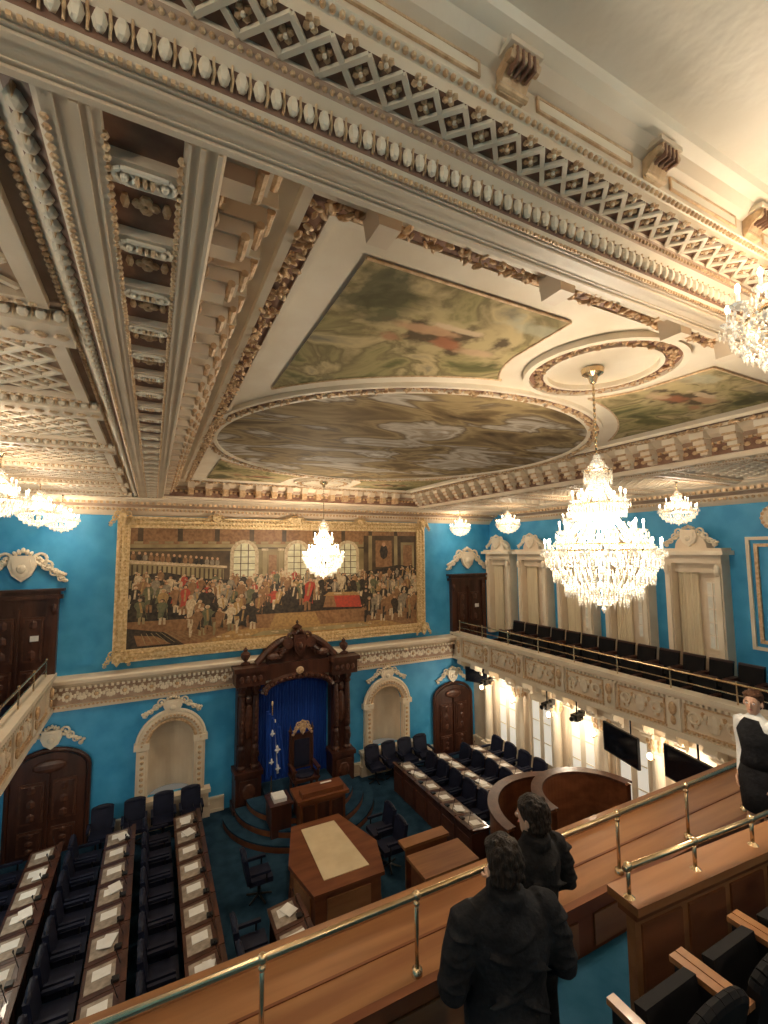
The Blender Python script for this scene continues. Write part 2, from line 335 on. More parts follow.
mb=MB()
for sx in(0,1):
    mx=lambda x:(2*CX-x if sx else x)
    def BX(a,b,h): p,q=sorted((mx(a),mx(b))); mb.box(p,1.52,S-h,q,12.48,S-.0005,CREAM)
    for a,b,h in((.06,.072,.008),(.10,.115,.012),(.155,.17,.012),(-.215,-.225,.006),(-.245,-.27,.012),(-.31,-.32,.006)): BX(a,b,h)
    eggs(mb,(mx(-.42),1.6,S+.045),(mx(-.42),12.4,S+.045),.085,(.034,.036,.04),CREAM2,GILT)
    eggs(mb,(mx(-.345),1.6,S-.002),(mx(-.345),12.4,S-.002),.04,(.014,.014,.012),GILT)
    eggs(mb,(mx(-.51),1.6,S+.09),(mx(-.51),12.4,S+.09),.05,(.018,.018,.014),GILT)
    eggs(mb,(mx(.045),1.6,S+.005),(mx(.045),12.4,S+.005),.045,(.014,.014,.016),GILT)
    eggs(mb,(mx(-.185),1.6,S+.005),(mx(-.185),12.4,S+.005),.045,(.014,.014,.016),GILT)
    y=1.75
    while y<12.3:
        xc=mx(-.07)
        mb.cb((xc,y+.02,S+.035),(.22,.12,.05),CREAM)
        soffit_scroll(mb,(xc,y+.02,S+.0),.22,CREAM2,GILT)
        ell_y=y+.21
        for k in range(4): t=k*pi/2; mb.ell((xc+.028*math.cos(t),ell_y+.028*math.sin(t),S+.045),(.028,.028,.015),GILT,6,3)
        for s_ in(-1,1): mb.ell((xc+s_*.075,ell_y,S+.045),(.02,.05,.012),GILT,6,3)
        ii=1 if not sx else -1; x0=mx(.19)
        mb.box(min(x0,x0+ii*.30),y-.10,S+.31,max(x0,x0+ii*.30),y+.10,S+.40,CREAM2)
        mb.box(min(x0,x0+ii*.25),y-.08,S+.22,max(x0,x0+ii*.25),y+.08,S+.31,CREAM)
        mb.box(min(x0,x0+ii*.19),y-.065,S+.14,max(x0,x0+ii*.19),y+.065,S+.22,CREAM2)
        mb.box(min(x0,x0+ii*.12),y-.05,S+.07,max(x0,x0+ii*.12),y+.05,S+.14,CREAM)
        for q,zz in((.27,.30),(.22,.21),(.15,.13)): mb.cyl((x0+ii*q,y-.085,S+zz),(x0+ii*q,y+.085,S+zz),.022,GILT,n=8)
        y+=.42
    dentils(mb,(mx(.215),1.6,S+.24),(mx(.215),12.4,S+.24),.10,(.05,.05,.04),GILT)
    ys=[1.51,3.35,5.2,7.05,8.9,10.75,12.49]
    for a,b in zip(ys[:-1],ys[1:]):
        xa,xb=sorted((mx(-.50),mx(-3.2)))
        mb.box(xa,b-.16,S,xb,b+.16,S+.10,CREAM)
        for q in(-.18,.18): eggs(mb,(xa,b+q,S+.05),(xb,b+q,S+.05),.085,(.033,.033,.038),CREAM2,GILT)
        eggs(mb,(xa,b,S-.005),(xb,b,S-.005),.11,(.045,.05,.015),GILT)
        mb.ring(xa+.08,xb-.08,a+.25,b-.25,[(0,S+.1),(0,S+.05),(.09,S+.05),(.09,S+.1)],CREAM)
        eggs(mb,(xa+.12,a+.29,S+.045),(xb-.12,a+.29,S+.045),.06,(.022,.022,.014),GILT)
        eggs(mb,(xa+.12,b-.29,S+.045),(xb-.12,b-.29,S+.045),.06,(.022,.022,.014),GILT)
        lattice(mb,(xa+.2,a+.37,0),(1,0,0),(0,1,0),xb-xa-.4,b-a-.74,.28,S+.09,.035,CREAM2,GILT)
    dentils(mb,(mx(-3.52),1.6,S-.06),(mx(-3.52),12.8,S-.06),.13,(.07,.09,.07),GILT)
    eggs(mb,(mx(-3.86),1.6,S-.21),(mx(-3.86),13.5,S-.21),.11,(.04,.04,.05),GILT)
for x in(rx1-.03,rx0+.03): eggs(mb,(x,1.7,S+.15),(x,12.3,S+.15),.14,(.05,.02,.035),GILT)
lattice(mb,(XL,12.84,0),(1,0,0),(0,1,0),XR-XL,.42,.21,S+.09,.03,CREAM2,GILT)
eggs(mb,(XL,12.745,S+.05),(XR,12.745,S+.05),.09,(.034,.034,.04),CREAM2,GILT)
dentils(mb,(XL,13.53,S-.05),(XR,13.53,S-.05),.13,(.07,.09,.07),GILT)
eggs(mb,(XL,13.82,S-.19),(XR,13.82,S-.19),.11,(.04,.04,.05),GILT)
x=.8
while x<7:
    mb.box(x-.08,ry1-.30,S+.27,x+.08,ry1,S+.40,CREAM); mb.box(x-.065,ry1-.24,S+.1,x+.065,ry1,S+.27,GILT); x+=.42
dentils(mb,(.4,ry1-.05,S+.2),(7.4,ry1-.05,S+.2),.12,(.06,.06,.06),GILT)
for x in(1.0,2.25,3.5,2*CX-3.5,2*CX-2.25,2*CX-1.0):
    mb.prism([(-.085,0),(.085,0),(.06,-.17),(-.06,-.17)],(x,ry0+.36,S+.42),(1,0,0),(0,0,1),(0,.16,0),CREAM)
    mb.box(x-.11,ry0+.28,S+.40,x+.11,ry0+.58,S+.44,GILT)
mb.build('trim_2_ceiling_cornice_ornament')

mb=MB(); cc=(CX,7.0); RB=3.08; cs=[(CX,2.88),(CX,11.12)]
for sx in(-1,1):
    for sy in(-1,1):
        N=60; cols=[]
        for i in range(N+1):
            ax=.30+ (2.78-.30)*i/N; x=CX+sx*ax; ylo=4.62
            if ax<.98: ylo=min(4.12-math.sqrt(max(0,.98**2-ax**2)),4.62)
            yhi=math.sqrt(max(0,(RB+.42)**2-ax**2))
            if ylo<yhi: ylo=yhi
            cols.append((x,7+sy*yhi,7+sy*ylo))
        for a,b in zip(cols[:-1],cols[1:]):
            mb.add([(a[0],a[1],8.985),(b[0],b[1],8.985),(b[0],b[2],8.985),(a[0],a[2],8.985)],[(0,1,2,3)],PANELCAN)
            for q in(1,2):
                if a[1]!=a[2] or b[1]!=b[2]: mb.cyl((a[0],a[q],8.985),(b[0],b[q],8.985),.012,GILT,n=5,caps=False)
n=72
mb.add([(cc[0]+RB*math.cos(2*pi*i/n),cc[1]+RB*math.sin(2*pi*i/n),8.985) for i in range(n)],[tuple(range(n))],CIRCCAN)
def ringm(c,r0,r1,z0,z1,mat,n=72): mb.lathe((c[0],c[1],0),[(r0,z1),(r0,z0),(r1,z0),(r1,z1)],mat,n=n)
ringm(cc,RB,RB+.05,8.95,9,CREAM2); ringm(cc,RB+.17,RB+.22,8.95,9,CREAM2); ringm(cc,RB+.05,RB+.17,8.98,9,MAROON)  # maroon ring colours in the shading behind the garland
gp=[(cc[0]+(RB+.11)*math.cos(2*pi*i/n),cc[1]+(RB+.11)*math.sin(2*pi*i/n),8.96) for i in range(n+1)]
garland(mb,gp,.06,.05,GILT,3)
for c in cs:
    ringm(c,.50,.54,8.95,9,CREAM2); ringm(c,.68,.74,8.94,9,CREAM2); ringm(c,.54,.68,8.98,9,MAROON)
    gp=[(c[0]+.61*math.cos(2*pi*i/n),c[1]+.61*math.sin(2*pi*i/n),8.965) for i in range(0,n+1,3)]
    garland(mb,gp,.045,.042,GILT,3)
mb.ring(rx0+.42,rx1-.42,ry0+.42,ry1-.42,[(0,9),(0,8.94),(.05,8.93),(.05,8.975),(.18,8.975)],[CREAM2,CREAM2,CREAM2,MAROON])  # maroon strip is painted shading under the frame garland
mb.ring(rx0+.60,rx1-.60,ry0+.60,ry1-.60,[(0,9),(0,8.96),(.04,8.96),(.04,9)],CREAM2)
a=.52
gp=[(rx0+a,ry0+a,8.95),(rx1-a,ry0+a,8.95),(rx1-a,ry1-a,8.95),(rx0+a,ry1-a,8.95),(rx0+a,ry0+a,8.95)]
garland(mb,gp,.055,.05,GILT,3)
mb.build('ceiling_mural')

# ---------------------------------------------------------------- WALLS
def wallbox(name,*a):
    m=MB(); m.box(*a[:6],a[6]); return m.build(name)
wallbox('wall_far_upper',XL-.2,YF,4.0,XR+.2,YF+.2,8.6,BLUE)
wallbox('wall_right_upper',XR,YB,3.3,XR+.2,YF,9.1,BLUE)
wallbox('wall_left_upper',XL-.2,YB,3.3,XL,YF,9.1,BLUE)
wallbox('wall_back',XL-.2,YB-.2,0,XR+.2,YB,9.1,BLUE)
wallbox('wall_right_lower',LR,YB,0,LR+.2,YF,3.3,CREAM)
wallbox('wall_left_lower',LL-.2,YB,0,LL,YF,3.3,BLUE)
NC=(CX-3.27,CX+3.27); NW=.56
mb=MB()
segs=[XL-.2]+[v for c in NC for v in(c-NW,c+NW)]+[XR+.2]
for a,b in((segs[0],segs[1]),(segs[2],segs[3]),(segs[4],segs[5])): mb.box(a,YF,0,b,YF+.2,4.0,BLUE)
for c in NC:
    mb.box(c-NW,YF,2.66,c+NW,YF+.2,4.0,BLUE); mb.box(c-NW,YF,0,c+NW,YF+.2,.72,BLUE)
    for s_ in(-1,1):
        pts=[(s_*NW,0)]+[(s_*NW*math.cos(t*pi/16),NW*math.sin(t*pi/16)) for t in range(0,9)]+[(s_*NW,NW)]
        mb.prism(pts,(c,YF,2.1),(1,0,0),(0,0,1),(0,.1,0),BLUE)
    mb.lathe((c,YF+.02,0),[(NW,.72),(NW,2.1)]+[(NW*math.cos(k*pi/16),2.1+NW*math.sin(k*pi/16)) for k in range(1,9)],CREAM,n=16,a0=0,a1=pi)
mb.build('wall_far_lower')
floor=MB(); floor.box(XL-.2,YB-.2,-.15,XR+.2,YF+.6,0,CARPET); floor.build('floor')
mb=MB()
for a,b in((LL,-2.95),(-1.2,2.0),(5.8,9.0),(10.6,LR)):
    mb.box(a,YF-.04,0,b,YF,.34,CREAM); mb.box(a,YF-.07,.34,b,YF,.40,CREAM2); mb.box(a,YF-.06,0,b,YF,.08,CREAM2)
mb.build('baseboard_far')
mb=MB(); mb.box(LR-.05,4,0,LR,YF-.08,.35,CREAM); mb.box(LR-.08,4,.35,LR,YF-.08,.42,CREAM2); mb.build('baseboard_right')

mb=MB()
bp=[(14,3.3),(13.9,3.3),(13.88,3.42),(13.84,3.46),(13.84,3.84),(13.78,3.88),(13.72,3.96),(13.62,4.0),(13.6,4.08),(13.62,4.12),(14,4.14)]
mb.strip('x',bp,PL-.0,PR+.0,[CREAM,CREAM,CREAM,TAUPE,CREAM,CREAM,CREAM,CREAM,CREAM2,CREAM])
dentils(mb,(PL,13.74,3.86),(PR,13.74,3.86),.12,(.06,.08,.06),CREAM2)
eggs(mb,(PL,13.87,3.40),(PR,13.87,3.40),.09,(.03,.03,.03),GILT)
x=PL+.3
while x<PR-.2:
    if not (2.1<x<5.7):
        mb.M=W((x,13.84,3.65),180)
        for k in range(8):
            t=k*pi/4; mb.ell((.09*math.cos(t),.01,.09*math.sin(t)),(.045,.02,.045),CREAM2,5,3)
        mb.ell((0,.02,0),(.05,.03,.05),GILT,6,4)
        for s_ in(-1,1):
            for k in range(5): mb.ell((s_*(.16+.055*k),.01,.07*math.sin(k*1.4)),(.045,.02,.06),CREAM2,5,3)
        mb.M=Matrix.Identity(4)
    x+=.62
mb.build('trim_3_far_entablature')

# ---------------------------------------------------------------- door / niche builders
def arch_pts(w,h,n=10,rise=None):
    r=rise if rise else w/2
    return [(-w/2,0),(w/2,0)]+[(w/2*math.cos(pi*k/n),h-r+r*math.sin(pi*k/n)) for k in range(n+1)]
def panel_leaf(mb,w,h,mat,y=.02):
    for sx in(-1,1):
        x0,x1=sorted((sx*.03,sx*(w/2-.08)))
        zs=[.12,h*.32,h*.40,h*.86]
        for a,b in((zs[0],zs[1]),(zs[2],zs[3])):
            mb.box(x0+.05,y,a,x1-.05,y+.035,b,DW2)
            mb.box(x0+.10,y+.03,a+.06,x1-.10,y+.06,b-.06,mat)
            cx=(x0+x1)/2
            for k in range(3):
                zc=a+(b-a)*(k+.5)/3; mb.ell((cx,y+.06,zc),(.09,.03,(b-a)*.12),DW2,4,3)
    mb.box(-.02,y,.05,.02,y+.06,h*.95,mat)
def lower_door(name,X):
    mb=MB(); mb.M=W((X,YF,0),180)
    mb.prism(arch_pts(1.5,2.35,12,.45),(0,0,0),(1,0,0),(0,0,1),(0,.10,0),DWOOD)
    outer=arch_pts(1.62,2.42,16,.5)
    for (a,b),(c,d) in zip(outer[1:],outer[2:]+outer[:1]):
        if not(abs(b)<1e-6 and abs(d)<1e-6): mb.cyl((a,.08,b),(c,.08,d),.055,DWOOD,n=8)
    mb.M=W((X,YF-.08,0),180); panel_leaf(mb,1.4,2.0,DWOOD)
    mb.ell((0,.05,2.05),(.35,.05,.15),DW2,12,5)
    mb.M=W((X,YF,0),180)
    crest(mb,0,2.66,1.35,.55,CREAM2,n=26,d=.09)
    mb.build(name)
lower_door('door_1',CX-5.95); lower_door('door_2',CX+5.95)
def upper_door(name,X):
    mb=MB(); mb.M=W((X,YF,3.62),180)
    mb.box(-.72,0,0,.72,.10,2.5,DWOOD)
    for s_ in(-1,1): mb.box(min(s_*.62,s_*.78),0,0,max(s_*.62,s_*.78),.17,2.45,DWOOD); mb.ell((s_*.7,.18,2.2),(.07,.05,.14),DWOOD)
    mb.box(-.86,0,2.45,.86,.22,2.55,DWOOD); mb.box(-.8,0,2.55,.8,.16,2.64,DWOOD); mb.box(-.9,0,2.64,.9,.26,2.70,DWOOD)
    mb.M=W((X,YF-.08,3.62),180); panel_leaf(mb,1.25,2.35,DWOOD)
    mb.box(-.42,.1,1.45,-.25,.115,1.58,PAPER)
    mb.M=W((X,YF,3.62),180)
    crest(mb,0,3.2,1.75,.8,CREAM2,n=44,d=.1)
    mb.build(name)
upper_door('door_3',CX-6.72); upper_door('door_4',CX+6.72)
def niche_surround(name,X):
    mb=MB(); mb.M=W((X,YF,0),180)
    for s_ in(-1,1):
        mb.box(min(s_*NW,s_*.84),0,.3,max(s_*NW,s_*.84),.14,2.1,CREAM)
        mb.box(min(s_*.62,s_*.78),.1,.8,max(s_*.62,s_*.78),.18,2.0,CREAM2)
        mb.box(min(s_*.54,s_*.9),0,2.05,max(s_*.54,s_*.9),.2,2.2,CREAM2)
        for k in range(8): mb.ell((s_*.7,.2,.9+.14*k),(.055,.03,.05),GILT,6,3)
    mb.box(-.95,0,.28,.95,.22,.72,CREAM); mb.box(-1.0,0,.66,1.0,.27,.76,CREAM2); mb.box(-1.0,0,0,1.0,.22,.3,CREAM)
    for k in range(24):
        t0,t1=pi*k/24,pi*(k+1)/24
        for r,rr,m in((.60,.05,GILT),(.72,.09,CREAM),(.84,.05,CREAM2)):
            mb.cyl((r*math.cos(t0),.10,2.1+r*math.sin(t0)),(r*math.cos(t1),.10,2.1+r*math.sin(t1)),rr,m,n=6,caps=False)
        tm=(t0+t1)/2; mb.ell((.72*math.cos(tm),.19,2.1+.72*math.sin(tm)),(.035,.03,.035),GILT,6,3)
    crest(mb,0,3.02,1.45,.5,CREAM2,n=34,d=.1)
    mb.build(name)
niche_surround('trim_4_niche_surround',NC[0]); niche_surround('trim_5_niche_surround',NC[1])

def wall_opening(name,Y,right=True):
    mb=MB(); mb.M=W((XR,Y,4.1),90) if right else W((XL,Y,4.1),-90)
    w=.95;h=2.75
    for s_ in(-1,1):
        mb.box(min(s_*w/2,s_*(w/2+.17)),0,0,max(s_*w/2,s_*(w/2+.17)),.34,h,CREAM)
        mb.box(min(s_*(w/2+.03),s_*(w/2+.14)),.3,.2,max(s_*(w/2+.03),s_*(w/2+.14)),.38,h-.2,CREAM2)
        mb.ell((s_*(w/2+.085),.4,h-.15),(.07,.05,.14),CREAM2)
    mb.box(-w/2-.17,0,h,w/2+.17,.36,h+.2,CREAM); mb.box(-w/2-.28,0,h+.2,w/2+.28,.5,h+.30,CREAM2)
    mb.box(-w/2-.22,0,h+.3,w/2+.22,.42,h+.36,CREAM)
    mb.cyl((0,.0,h+.36),(0,.34,h+.36),.36,CREAM,n=20)
    mb.M=mb.M@Matrix.Translation((0,.3,0)); crest(mb,0,h+.60,1.2,.5,CREAM2,n=30,d=.08); mb.M=mb.M@Matrix.Translation((0,-.3,0))
    mb.box(-w/2,.005,0,w/2,.03,h,CREAM)
    for k in range(7): mb.cyl((.03+.065*k,.09,.05),(.03+.065*k,.09,h-.12),.042,DRAPE,n=8)
    mb.box(-.40,.03,.75,-.16,.045,h-.45,DIMG)
    for k in range(6): z=.75+(h-1.2)*k/5; mb.box(-.40,.04,z-.015,-.16,.07,z+.015,CREAM2)
    mb.box(-.29,.04,.75,-.27,.072,h-.45,CREAM2); mb.box(-.42,.03,.12,-.12,.06,.65,CREAM2)
    mb.box(-w/2,.03,h-.22,w/2,.2,h,CREAM)
    mb.build(name)
for i,y in enumerate((13.2,11.5,9.8,8.1,6.35)): wall_opening('window_%d'%(i+1),y)
for i,y in enumerate((11.5,9.8,8.1)): wall_opening('window_%d'%(i+6),y,False)
mb=MB(); mb.M=W((XR,4.2,0),90)
for r,(a,b) in enumerate(((1.15,5.0),(1.0,5.15))):
    zz=7.45 if r==0 else 7.3
    for q in((-a,b,-a+.07,zz),(a-.07,b,a,zz),(-a+.07,b,a-.07,b+.07),(-a+.07,zz-.07,a-.07,zz)): mb.box(q[0],0,q[1],q[2],.05,q[3],CREAM2 if r==0 else GILT)
mb.cyl((.55,0,7.85),(.55,.06,7.85),.28,CREAM2,n=20); mb.ell((.55,.06,7.85),(.18,.07,.2),CREAM)
for k in range(16): mb.ell((.55+.25*math.cos(k*pi/8),.07,7.85+.25*math.sin(k*pi/8)),(.04,.03,.04),GILT,5,3)
mb.build('trim_6_wall_panel_moulding')

# ---------------------------------------------------------------- GALLERIES
def side_gallery(sgn,name):
    mb=MB(); mx=lambda x:(x if sgn>0 else 2*CX-x)
    def B(x0,y0,z0,x1,y1,z1,m): a,b=sorted((mx(x0),mx(x1))); mb.box(a,y0,z0,b,y1,z1,m)
    e=.01
    B(PR+.22,3.5,3.36,XR-e,YF-e,3.6,DARKC)
    B(PR+.9,3.51,3.6,XR-2*e,12.4,3.85,DARKC); B(PR+1.35,3.52,3.85,XR-3*e,12.2,4.1,DARKC)
    B(PR+.01,3.5,3.31,XR-e,YF-e,3.355,CREAM)
    B(PR+.05,3.5,3.36,PR+.2,YF-.02,4.10,CREAM)
    B(PR-.05,3.5,4.16,PR+.28,YF-.02,4.24,CREAM2); B(PR-.02,3.51,4.10,PR+.21,YF-.03,4.16,CREAM)
    B(PR-.02,3.51,3.30,PR+.19,YF-.03,3.42,CREAM2)
    x=mx(PR+.03)
    dentils(mb,(mx(PR),3.6,4.07),(mx(PR),YF-.4,4.07),.11,(.05,.06,.05),CREAM2)
    eggs(mb,(x,3.6,3.46),(x,YF-.4,3.46),.09,(.03,.03,.03),GILT)
    y=4.5
    while y<YF-.4:
        mb.M=W((mx(PR+.05),y,3.75),90 if sgn>0 else -90)
        mb.box(-.14,-.01,-.32,.14,.06,.32,CREAM2); mb.ell((0,.09,.12),(.09,.05,.14),GILT); mb.ell((0,.08,-.12),(.06,.04,.1),GILT)
        if y<YF-1.6:
            for q in((.2,-.27,1.3,-.24),(.2,.24,1.3,.27),(.2,-.24,.23,.24),(1.27,-.24,1.3,.24)): mb.box(q[0],-.01,q[1],q[2],.03,q[3],GILT)
            for s_ in(-1,1):
                for k in range(9):
                    t=k/8; mb.ell((.75+s_*(.10+.38*t),.02,.14*math.sin(t*7)),(.05,.03,.06),CREAM2 if k%2 else GILT,5,3)
                for q in range(8):
                    a0,a1=2*pi*q/8,2*pi*(q+1)/8
                    mb.cyl((.75+s_*.36+.11*math.cos(a0),.03,.02+.11*math.sin(a0)),(.75+s_*.36+.11*math.cos(a1),.03,.02+.11*math.sin(a1)),.025,CREAM2,n=5)
            mb.ell((.75,.02,0),(.13,.06,.2),CREAM2,8,4)
        mb.M=Matrix.Identity(4)
        y+=1.5
    y=3.9
    while y<YF-.3:
        bracket(mb,(mx(LR-.48),y,3.28),(-1 if sgn>0 else 1,0,0),.42,.42,.22,CREAM2)
        y+=.75
    mb.build(name)
    r=MB(); xr=mx(PR+.12)
    r.cyl((xr,3.55,4.62),(xr,YF-.3,4.62),.022,BRASS,n=8); r.cyl((xr,3.55,4.42),(xr,YF-.3,4.42),.012,BRASS,n=6)
    y=3.6
    while y<YF-.3: r.cyl((xr,y,4.24),(xr,y,4.62),.016,BRASS,n=8); r.ell((xr,y,4.65),(.03,.03,.03),BRASS,8,5); y+=1.25
    r.build('brass_rail')
side_gallery(1,'gallery_balcony'); side_gallery(-1,'gallery_balcony')

mb=MB(); colY=[12.9,11.4,9.9,8.4,6.9,5.4,3.9]
for y in colY:
    x=LR-.22
    mb.box(x-.2,y-.2,0,x+.2,y+.2,.5,CREAM); mb.box(x-.23,y-.23,.5,x+.21,y+.23,.58,CREAM2)
    mb.lathe((x,y,0),[(.17,.58),(.17,.66),(.14,.7),(.135,1.6),(.12,2.45),(.15,2.48),(.13,2.52),(.15,2.62),(.21,2.85)],CREAM2,n=14)
    for k in range(8):
        t=k*pi/4
        for r,z in((.15,2.6),(.19,2.74)): mb.ell((x+r*math.cos(t),y+r*math.sin(t),z),(.045,.045,.09),GILT,5,4)
    mb.box(x-.25,y-.25,2.85,x+.21,y+.25,2.95,CREAM2)
mb.box(LR-.45,3,2.95,LR-.01,YF-.05,3.29,CREAM)
dentils(mb,(LR-.47,3,3.2),(LR-.47,13.8,3.2),.12,(.06,.06,.07),CREAM2)
mb.build('trim_7_colonnade')
for i,(a,b) in enumerate(zip(colY[1:],colY[:-1])):
    mb=MB(); y=(a+b)/2; mb.M=W((LR,y,0),90)
    mb.box(-.5,0,.05,.5,.03,2.75,CREAM2)
    for s_ in(-1,1):
        x0,x1=sorted((s_*.09,s_*.36)); mb.box(x0,.03,.75,x1,.045,2.5,DAY)
        for k in range(4): mb.box(x0,.04,.75+k*.58,x1,.06,.78+k*.58,CREAM2)
        mb.box(x0,.03,.15,x1,.05,.6,CREAM)
    for s_ in(-1,1): mb.box(min(s_*.46,s_*.56),0,0,max(s_*.46,s_*.56),.09,2.8,CREAM)
    mb.box(-.56,0,2.75,.56,.1,2.9,CREAM)
    mb.build('window_%d'%(i+9))
sm=MB()
sm.cyl((0,0,0),(-.14,0,.02),.015,BRASS); sm.ell((-.16,0,.10),(.06,.06,.08),GLOW,10,6); sm.lathe((-.16,0,0),[(.0,-.02),(.04,0),(.05,.03)],BRASS,n=8)
sme=None
for y in colY:
    if sme is None: sme=sm.build('wall_sconce',smooth=True,loc=(LR-.36,y,2.35)).data
    else: inst('wall_sconce',sme,(LR-.36,y,2.35))
WARM=(1,.84,.635)
def addlight(name,loc,e,r,col=WARM,parent=None):
    l=bpy.data.lights.new(name,'POINT'); l.energy=e; l.color=col; l.shadow_soft_size=r
    ob=bpy.data.objects.new(name,l); ob.location=loc; sc.collection.objects.link(ob)
    if parent: ob.parent=parent
for y in (12.15,9.15,6.2): addlight('sconce_light',(LR-.68,y,2.45),45,.12)
for y in (11.0,7.0): addlight('sconce_light',(LL+.68,y,2.45),40,.12)
for y in (7.1,5.65):
    mb=MB(); mb.M=W((9.62,y,2.78),75)
    mb.box(-.55,-.03,-.33,.55,.03,.33,BLACK); mb.box(-.52,.03,-.3,.52,.035,.3,SCREEN); mb.box(-.1,-.12,-.1,.1,-.03,.1,BLACK)
    mb.cyl((0,-.27,.05),(0,-.27,.52),.02,BLACK); mb.cyl((0,-.27,.06),(0,-.1,.05),.02,BLACK)
    mb.build('television_screen')
for y in (9.6,8.6,12.2):
    mb=MB(); mb.M=W((9.98,y,2.85),100)
    mb.box(-.09,-.15,-.08,.09,.15,.08,BLACK); mb.cyl((0,.15,0),(0,.27,0),.06,BLACK,n=12); mb.cyl((0,0,.08),(0,0,.44),.02,BLACK); mb.box(-.06,-.3,-.02,.06,-.15,.12,BLACK); mb.cyl((-.12,-.05,0),(.2,-.05,.0),.03,BLACK)
    mb.build('broadcast_camera')
mb=MB(); mb.M=W((10.2,13.0,2.85),120); mb.box(-.4,-.03,-.25,.4,.03,.25,BLACK); mb.box(-.37,.03,-.22,.37,.035,.22,SCREEN); mb.cyl((0,-.05,.2),(0,-.05,.44),.02,BLACK); mb.build('television_screen')

gs=MB()
gs.box(-.23,-.05,.38,.23,.36,.46,BLKS); gs.prism([(0,0),(.07,0),(0,.48),(-.07,.48)],(-.23,-.05,.42),(0,1,0),(0,0,1),(.46,0,0),BLKS)
for s_ in(-1,1): gs.box(s_*.25-.02,-.05,.0,s_*.25+.02,.05,.60,DWOOD); gs.box(s_*.25-.025,-.08,.6,s_*.25+.025,.29,.64,DWOOD)
gs.box(-.22,-.0,.05,.22,.04,.38,BLKS); gs.box(-.23,-.13,.9,.23,-.06,.94,DWOOD)
first=None
for xr,z in((PR+.42,3.6),(PR+1.08,3.85)):
    y=4.0
    while y<12.0:
        if first is None: first=gs.build('gallery_seat',loc=(xr+.13,y,z),rz=pi/2).data
        else: inst('gallery_seat',first,(xr+.13,y,z),pi/2)
        y+=.56

# rear gallery
mb=MB()
mb.box(PL,2.78,3.35,PR+.05,2.88,4.3,RWOOD)
mb.box(PL,3.35,3.35,PR+.05,3.45,4.3,CREAM); mb.box(PL+.01,2.88,3.3,PR+.04,3.35,3.45,CREAM)
mb.box(PL-.05,2.76,4.3,PR+.1,3.47,4.35,OWOOD)
mb.box(PL-.06,2.74,4.27,PR+.11,2.80,4.37,RWOOD); mb.box(PL-.06,3.40,4.26,PR+.11,3.49,4.40,OWOOD)
mb.box(PL,3.08,4.345,PR,3.10,4.358,RWOOD)
x=PL+.2
while x<PR-.9: mb.box(x,2.765,3.98,x+.85,2.785,4.22,OWOOD); x+=1.04
e=.01
mb.box(XL+e,1.4,3.3,XR-e,2.77,3.95,CARPET2)
mb.box(4.9,2.0,3.95,XR-2*e,2.76,4.1,CARPET2)
mb.box(XL+e,YB+e,3.31,1.9,1.4,4.4,CARPET2); mb.box(1.9,YB+e,3.32,XR-e,1.35,4.4,CARPET2); mb.box(1.91,1.34,3.95,XR-2*e,1.70,4.4,CARPET2)
mb.box(XL+2*e,YB+2*e,4.4,XR-3*e,.9,4.95,CARPET2); mb.box(XL+3*e,YB+3*e,4.95,XR-4*e,0.35,5.5,CARPET2); mb.box(XL+4*e,YB+4*e,5.5,XR-5*e,-1.2,6.0,CARPET2)
mb.build('rear_gallery_platform')
mb=MB()
yr,zr=2.85,4.85
mb.cyl((PL,yr,zr),(PR,yr,zr),.021,BRASS,n=12)
for k in range(-2,8):
    x=.64+1.04*k
    mb.cyl((x,yr,4.35),(x,yr,zr),.015,BRASS,n=10); mb.lathe((x,yr,0),[(0,4.40),(.035,4.39),(.04,4.35)],BRASS,n=12); mb.ell((x,yr,zr),(.032,.032,.032),BRASS,10,6)
    mb.ell((x,yr,zr-.05),(.024,.024,.02),BRASS,10,6)
mb.build('brass_rail',smooth=True)
mb=MB()
p0=Vector((2.68,2.0,0));p1=Vector((4.85,1.84,0));d=(p1-p0);ln=d.length;ang=math.atan2(d.y,d.x)
mb.M=Matrix.Translation(p0)@Matrix.Rotation(ang,4,'Z')
mb.box(0,-.06,3.95,ln,.0,4.97,OWOOD); mb.box(-.04,-.12,5.02,ln+.01,.10,5.07,OWOOD); mb.box(-.02,-.09,4.97,ln,.04,5.02,RWOOD)
for k in range(5):
    a=.05+k*.43; mb.box(a,-.01,4.1,a+.36,.015,4.5,RWOOD); mb.box(a,-.075,4.5,a+.36,-.05,4.92,RWOOD)
mb.build('wooden_partition')
mb=MB(); mb.M=Matrix.Translation(p0)@Matrix.Rotation(ang,4,'Z')
mb.cyl((-.03,-.03,5.24),(ln,-.03,5.24),.018,BRASS,n=10)
for a in(0,.62,1.25,1.9): mb.cyl((a,-.03,5.07),(a,-.03,5.24),.013,BRASS); mb.ell((a,-.03,5.245),(.028,.028,.028),BRASS,10,6); mb.lathe((a,-.03,0),[(0,5.1),(.035,5.07)],BRASS,n=10)
mb.build('brass_handrail',smooth=True)
ts=MB()
bpts=[(-.215,0),(.215,0),(.215,.30)]+[(.215*math.cos(pi*k/10),.30+.09*math.sin(pi*k/10)) for k in range(1,10)]+[(-.215,.30)]
Mt=Matrix.Translation((0,-.04,.40))@Matrix.Rotation(math.radians(12),4,'X')
ts.M=Mt; ts.prism(bpts,(0,-.03,0),(1,0,0),(0,0,1),(0,.06,0),BLKS)
for (a,b),(c,d_) in zip(bpts[2:],bpts[3:]): ts.cyl((a,0,b),(c,0,d_),.032,BLKS,n=8)
ts.M=Matrix.Identity(4)
ts.box(-.20,-.02,.34,.20,.10,.42,BLKS); ts.prism([(0,0),(.07,.0),(.12,.30),(.06,.31)],(-.20,.03,.36),(0,1,0),(0,0,1),(.40,0,0),BLKS)
